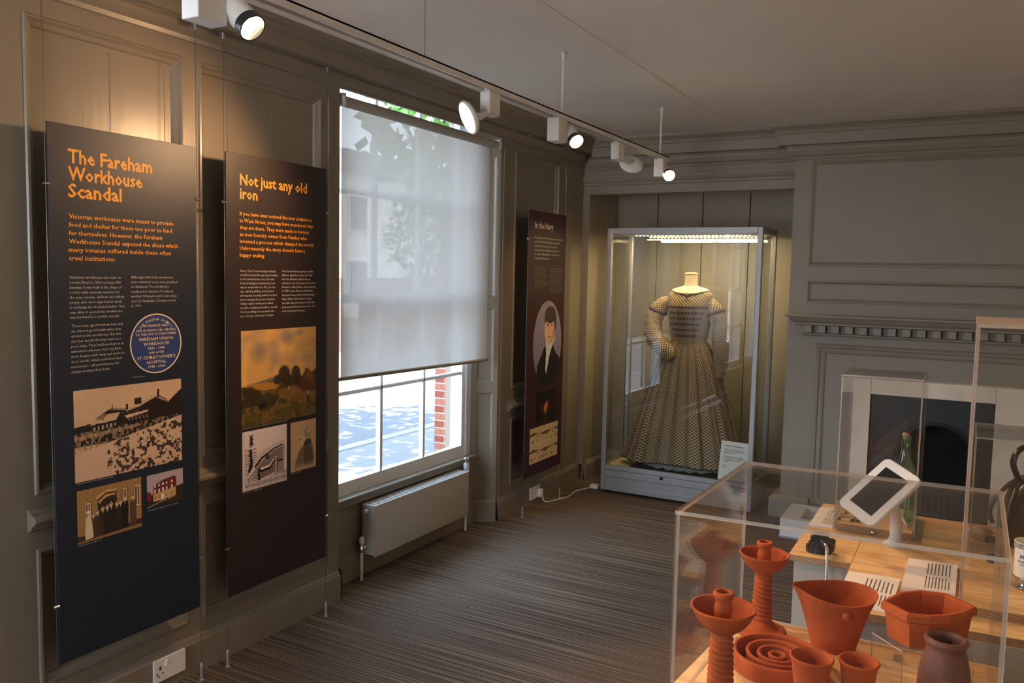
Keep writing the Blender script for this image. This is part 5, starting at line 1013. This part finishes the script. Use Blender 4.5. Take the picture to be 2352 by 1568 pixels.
# ------------------------------------------------------------------ text cards (printed lines run along the card)
def card(label, P, z, th=.006, blocks=()):
    t = thing('text_card', label, 'label', (P[0][0], P[0][1], z), 'printed text cards on plywood'); MB().prism(P, z, z+th).build('card', PAPER, t)
    o, ux, uy = Vector(P[0]), Vector(P[1])-Vector(P[0]), Vector(P[3])-Vector(P[0]); q = MB(); R_ = random.Random(5)
    for s0, s1, n_, t0, t1 in blocks:   # columns of text lines: n_ lines between s0..s1 across the width, running t0..t1
        for k in range(n_):
            s_ = s0+(s1-s0)*(k+.5)/n_; w_ = (s1-s0)/n_*.17; c = t0
            e = t1-(t1-t0)*R_.choice((0, .02, .08, .35 if k == n_-1 else .05))
            while c < e:
                l = min(R_.uniform(.012, .035), e-c); pts = [o+ux*(s_-w_)+uy*c, o+ux*(s_+w_)+uy*c, o+ux*(s_+w_)+uy*(c+l), o+ux*(s_-w_)+uy*(c+l)]
                q.add([(p.x, p.y, z+th+.0004) for p in pts], [(0, 1, 2, 3)]); c += l+.009
    if q.f: q.build('printed_text', INK, t)
card('white text card behind the rim of the pinched pot', [(-.256, 2.165), (-.130, 2.145), (-.126, 2.402), (-.254, 2.390)], .8215, blocks=((.38, .95, 7, .52, .93), (.38, .95, 8, .08, .46)))
card('white text card lying nearest the tall clear case', [(-.119, 2.330), (.005, 2.352), (.007, 2.600), (-.118, 2.586)], .8215, .010, ((.40, .90, 7, .50, .92), (.40, .90, 8, .06, .44)))
card('white text card at the far left edge of the plywood', [(-.424, 2.800), (-.353, 2.806), (-.353, 3.040), (-.424, 3.032)], .820, .007, ((.45, .98, 4, .52, .92), (.45, .98, 5, .08, .48)))

# ------------------------------------------------------------------ tablet on its stand
tb = thing('tablet', 'white framed tablet tilted on a curved white stand', 'tablet', (-.163, 2.725, .8215))
e1, e2 = Vector((.604, .421, .677)).normalized(), Vector((.741, -.61, -.281)); e2 = (e2-e1*e2.dot(e1)).normalized(); e3 = e2.cross(e1).normalized()
if e3.y > 0: e3 = -e3
c0 = Vector((-.206, 2.60, 1.0095))
def rrect(hx, hy, r, n=6):
    P = []
    for cx, cy, a0 in ((hx-r, hy-r, 0), (-hx+r, hy-r, 90), (-hx+r, -hy+r, 180), (hx-r, -hy+r, 270)):
        for k in range(n+1): a = math.radians(a0+90*k/n); P.append((cx+r*math.cos(a), cy+r*math.sin(a)))
    return P
def slab(pairs, nm, m_, par):
    q = MB(); L = None
    for (hx, hy, r, d) in pairs:
        P = rrect(hx, hy, r); b = len(q.v); q.v += [tuple(c0+e1*x+e2*y+e3*d) for x, y in P]; n = len(P)
        if L is not None: q.f += [(L+i, L+(i+1) % n, b+(i+1) % n, b+i) for i in range(n)]; q.m += [0]*n
        else: q.f.append(tuple(range(n))); q.m.append(0)
        L = b
    q.f.append(tuple(L+i for i in range(n))); q.m.append(0); return q.build(nm, m_, par, smooth=True, angle=.5)
slab([(.085, .055, .012, -.022), (.098, .066, .018, -.016), (.1015, .0695, .020, -.006), (.1015, .0695, .020, -.001), (.099, .067, .018, .0015)], 'frame', WHITEP, tb)
slab([(.073, .044, .001, .0016), (.073, .044, .001, .0022)], 'screen', mat('tablet_glass', (.012, .011, .010), .08, spec=.8), tb)
back = c0-e3*.02
MB().tube(smooth_pts([(-.163, 2.727, .835), (-.163, 2.728, .875), (-.168, 2.712, .925), (-.180, 2.680, .965), back], 6), [.017]*24+[.016], 20).build('stand_neck', WHITEP, tb, smooth=True)
MB().lathe((-.163, 2.725, .8215), [(.032, 0), (.034, .004), (.032, .008), (.022, .013), (.019, .022)], 32).build('stand_foot', WHITEP, tb, smooth=True, angle=.7)

# ------------------------------------------------------------------ black handset stand with steel hose
hs = thing('handset_stand', 'stepped black handset base on the plywood corner with steel hose', 'audio handset', (-.362, 2.545, .820))
q = MB()
for rx, ry, z0, z1 in ((.036, .034, .820, .834), (.033, .030, .834, .838), (.029, .026, .838, .846), (.024, .020, .846, .862)):
    P = [(-.356+rx*math.copysign(abs(math.cos(a))**.8, math.cos(a)), 2.545+ry*math.copysign(abs(math.sin(a))**.8, math.sin(a))) for a in [2*math.pi*k/32 for k in range(32)]]; q.prism(P, z0, z1)
q.build('stepped_base', BAKE, hs); q = MB(); q.obox((-.350, 2.542, .868), (1, .1, 0), (-.1, 1, 0), (0, 0, 1), .021, .014, .010, bev=.005); q.obox((-.330, 2.540, .845), (1, 0, 0), (0, 1, 0), (0, 0, 1), .020, .020, .018, bev=.008); q.build('cradle', BAKE, hs)
hp = smooth_pts([(-.338, 2.528, .852), (-.328, 2.500, .846), (-.322, 2.464, .828), (-.319, 2.450, .780), (-.320, 2.450, .72), (-.322, 2.455, .60)], 40); q = MB()
q.tube(hp, [.0042+.0007*math.sin(i*1.6) for i in range(len(hp))], 10); q.build('steel_hose', CHROME, hs, smooth=True)

# ------------------------------------------------------------------ clear case with the green bottle and clay pipes
bc = thing('acrylic_case', 'clear acrylic case holding a green bottle behind the tablet', 'display case', (-.23, 2.94, .820))
MB().box(-.340, -.122, 2.795, 3.085, .8205, .8445, side_mi=1).build('plywood_base', [PLY, PLYE], bc)
MB().lathe((-.232, 2.789, .833), [(.006, 0), (.0065, .004), (.004, .007), (0, .008)], 16, axis=(0, -1, 0)).build('cover_screw', CHROME, bc, smooth=True)
acrylic_case(bc, [(-.349, 2.788), (-.114, 2.794), (-.114, 3.092), (-.349, 3.092)], .8206, 1.325, .005)
bt = thing('green_bottle', 'green glass bottle with cork in the clear case', 'bottle', (-.162, 2.95, .8445))
MB().lathe((-.162, 2.95, .8445), [(.020, .004), (.036, 0), (.040, .006), (.041, .12), (.039, .150), (.030, .178), (.019, .200), (.0145, .225), (.0135, .262), (.0155, .264), (.0155, .276), (.013, .278)], 32, close=True).build('glass_body', GREEN, bt, smooth=True)
MB().lathe((-.162, 2.95, .8445), [(.0105, .262), (.0115, .286), (0, .288)], 16).build('cork', mat('cork', (.35, .17, .08), .8), bt, smooth=True)
PIPEC = mat('clay_pipe_white', (.75, .66, .48), .6)
for k, (x, y, a, L) in enumerate(((-.175, 2.86, 1.9, .06), (-.150, 2.90, 2.1, .075), (-.140, 2.86, 2.0, .05))):
    t = thing('clay_pipe', ('leftmost', 'longest', 'shortest')[k]+' of the three cream clay pipe fragments by the green bottle', 'clay pipe', (x, y, .8445), 'clay pipe fragments'); dx, dy = math.cos(a), math.sin(a)
    MB().tube([(x, y, .851), (x+dx*L*.7, y+dy*L*.7, .862), (x+dx*L, y+dy*L, .874)], [.0038, .0045, .0055], 10).build('stem', PIPEC, t, smooth=True); MB().lathe((x+dx*L, y+dy*L, .868), [(.004, 0), (.009, .006), (.0095, .022), (.0075, .022), (.006, .008)], 14).build('bowl', PIPEC, t, smooth=True)
for k, (x, y) in enumerate(((-.318, 2.885), (-.262, 2.885))):
    lw = thing('wooden_frame_block', 'small plywood slotted block left of the green bottle' if k == 0 else 'small plywood slotted block nearer the green bottle', 'block', (x, y, .8445)); q = MB()
    for a in ((x-.024, x+.024, y-.055, y-.040), (x-.024, x+.024, y-.018, y-.004), (x-.024, x+.024, y+.050, y+.060), (x-.024, x-.014, y-.055, y+.06), (x+.014, x+.024, y-.055, y+.06)): q.box(*a, .8446, .851)
    q.build('slotted_board', PLY, lw); MB().box(x-.013, x+.013, y-.039, y-.019, .8446, .847).build('coin_tray', mat('blue_grey_metal', (.22, .24, .27), .4, metal=.4), lw)

# ------------------------------------------------------------------ tall clear case at the right edge and its contents
tc_ = thing('acrylic_case', 'tallest clear acrylic case cut by the right edge of the picture', 'display case', (.3, 2.5, .8215))
MB().prism([(.020, 2.236), (.60, 2.285), (.60, 2.745), (.020, 2.735)], .8217, .8435, 1, 0).build('plywood_base', [PLY, PLYE], tc_)
acrylic_case(tc_, [(.013, 2.228), (.607, 2.278), (.607, 2.752), (.013, 2.742)], .8217, 1.525, .008)
o = [c for c in tc_.children if c.name.startswith('top_panel')][0]; o.data.materials[0] = ACRE
tcz = .8437
lc = thing('acrylic_case', 'low clear acrylic case over the black kettle behind the tall case', 'display case', (.3, 2.95, .820))
acrylic_case(lc, [(.031, 2.805), (.60, 2.83), (.60, 3.12), (.031, 3.10)], .8205, 1.165, .005)
kt = thing('kettle', 'large black iron kettle with hoop handle at the right edge', 'kettle', (.225, 2.965, .8205))
KB = mat('black_japanned', (.010, .008, .007), .28, spec=.35, noise=.3, nscale=10)
kx, ky = .222, 2.965
MB().lathe((kx, ky, .821), [(.085, 0), (.098, .004), (.105, .03), (.108, .08), (.102, .13), (.088, .175), (.066, .205), (.050, .215), (.046, .222), (.050, .226), (.030, .238), (.008, .245), (.010, .252), (.012, .262), (0, .268)], 44).build('kettle_body', KB, kt, smooth=True)
STR = mat('dark_brass', (.11, .08, .05), .28, metal=.8)
for a in (-2.6, -1.9): MB().tube([(kx+math.cos(a)*r, ky+math.sin(a)*r, .821+h) for r, h in ((.107, .02), (.1105, .08), (.104, .132), (.090, .178), (.068, .208))], [(.004, .009)]*5, 10).build('strap', STR, kt, smooth=True)
MB().tube(smooth_pts([(kx-.070, ky-.03, 1.030), (kx-.084, ky-.03, 1.075), (kx-.070, ky-.02, 1.115), (kx-.03, ky-.01, 1.130), (kx+.03, ky, 1.125), (kx+.07, ky, 1.09)], 6), [(.004, .012)]*31, 12).build('hoop_handle', KB, kt, smooth=True)
MB().tube(smooth_pts([(kx-.068, ky-.03, 1.026), (kx-.105, ky-.045, .995), (kx-.132, ky-.05, .950), (kx-.138, ky-.05, .915), (kx-.128, ky-.05, .885)], 6), [.0075]*25, 12).build('curved_spout', STR, kt, smooth=True)
mg = thing('marmalade_jar', 'white china jar with blue lettering on a clear stand', 'jar', (.165, 2.46, .872))
CH_ = mat('white_china', (.72, .69, .60), .25); BLU = mat('blue_transfer', (.03, .06, .28), .4)
mx, my, mz = .168, 2.462, .874
MB().lathe((mx, my, mz), [(.034, 0), (.036, .003), (.036, .070), (.038, .074), (.038, .090), (.035, .090), (.034, .072), (.033, .006), (0, .005)], 40).build('jar_body', CH_, mg, smooth=True, angle=.9)
MB().lathe((mx, my, mz), [(.0386, .0755), (.0386, .0885)], 40, close=True).build('patterned_band', mat('floral_band', (.30, .30, .26), .4, noise=.9, nscale=160), mg, smooth=True)
def on_jar(a, b): th = -math.pi/2-.42+a/.0365; return (mx+.0366*math.cos(th), my+.0366*math.sin(th), mz+b)
q = text_mesh([('JAMES', -.012, .012, .052)], .009, on_jar, bold=.02); r2 = text_mesh([('MARMALADE', -.017, .017, .0405), ('DUNDEE', -.011, .011, .033)], .0045, on_jar, bold=.01); q.add(r2.v, r2.f); q.build('blue_lettering', BLU, mg, recalc=False)
rs_ = thing('jar_stand', 'low clear cylinder stand under the white china jar', 'riser', (mx, my, tcz)); MB().lathe((mx, my, tcz), [(.034, 0), (.034, .005), (.030, .008), (.030, .022), (.034, .026), (.034, .029)], 32).build('ring', CL, rs_, smooth=True); 
riser('clear acrylic riser empty beside the white china jar', [(.034, 2.47), (.118, 2.475), (.122, 2.60), (.034, 2.60)], tcz, .905)
for k, (x, y, z, r, h) in enumerate(((.092, 2.640, tcz, .016, .020), (.098, 2.900, .8205, .022, .022))):
    t = thing('dark_tin', ('small round dark tin behind the empty riser', 'flat dark round tin beside the glass lumps')[k], 'tin', (x, y, z)); MB().lathe((x, y, z), [(r, 0), (r, h-.003), (r-.002, h), (0, h)], 24).build('tin_body', mat('dark_tin', (.05, .045, .05), .4), t, smooth=True, angle=.6)
LUMP = clear_mat('frosted_glass_lump', (.85, .80, .68), rough=.25, f0=.10, body=.45, bodycol=(.70, .55, .36))
for k, (x, y, r) in enumerate(((.060, 2.93, .024), (.082, 2.955, .020), (.112, 2.93, .018))):
    bm = bmesh.new(); bmesh.ops.create_icosphere(bm, subdivisions=3, radius=1); rr = random.Random(k)
    for v in bm.verts: d = v.co.normalized(); s_ = r*(1+.18*math.sin(d.x*5+k)+.14*math.sin(d.y*7+2*k)+.1*math.sin(d.z*6)); v.co = Vector((x, y, .8205+r*.85))+Vector((d.x*s_*1.2, d.y*s_, max(d.z*s_*.85, -r*.85)))
    me = bpy.data.meshes.new('glass_lump'); bm.to_mesh(me); bm.free(); me.materials.append(LUMP); o = bpy.data.objects.new('glass_lump', me); COL.objects.link(o)
    for p_ in me.polygons: p_.use_smooth = True
    tag(o, ('leftmost', 'middle', 'rightmost')[k]+' of the three lumps of pale glass in the low clear case', 'glass lump', 'lumps of pale glass')
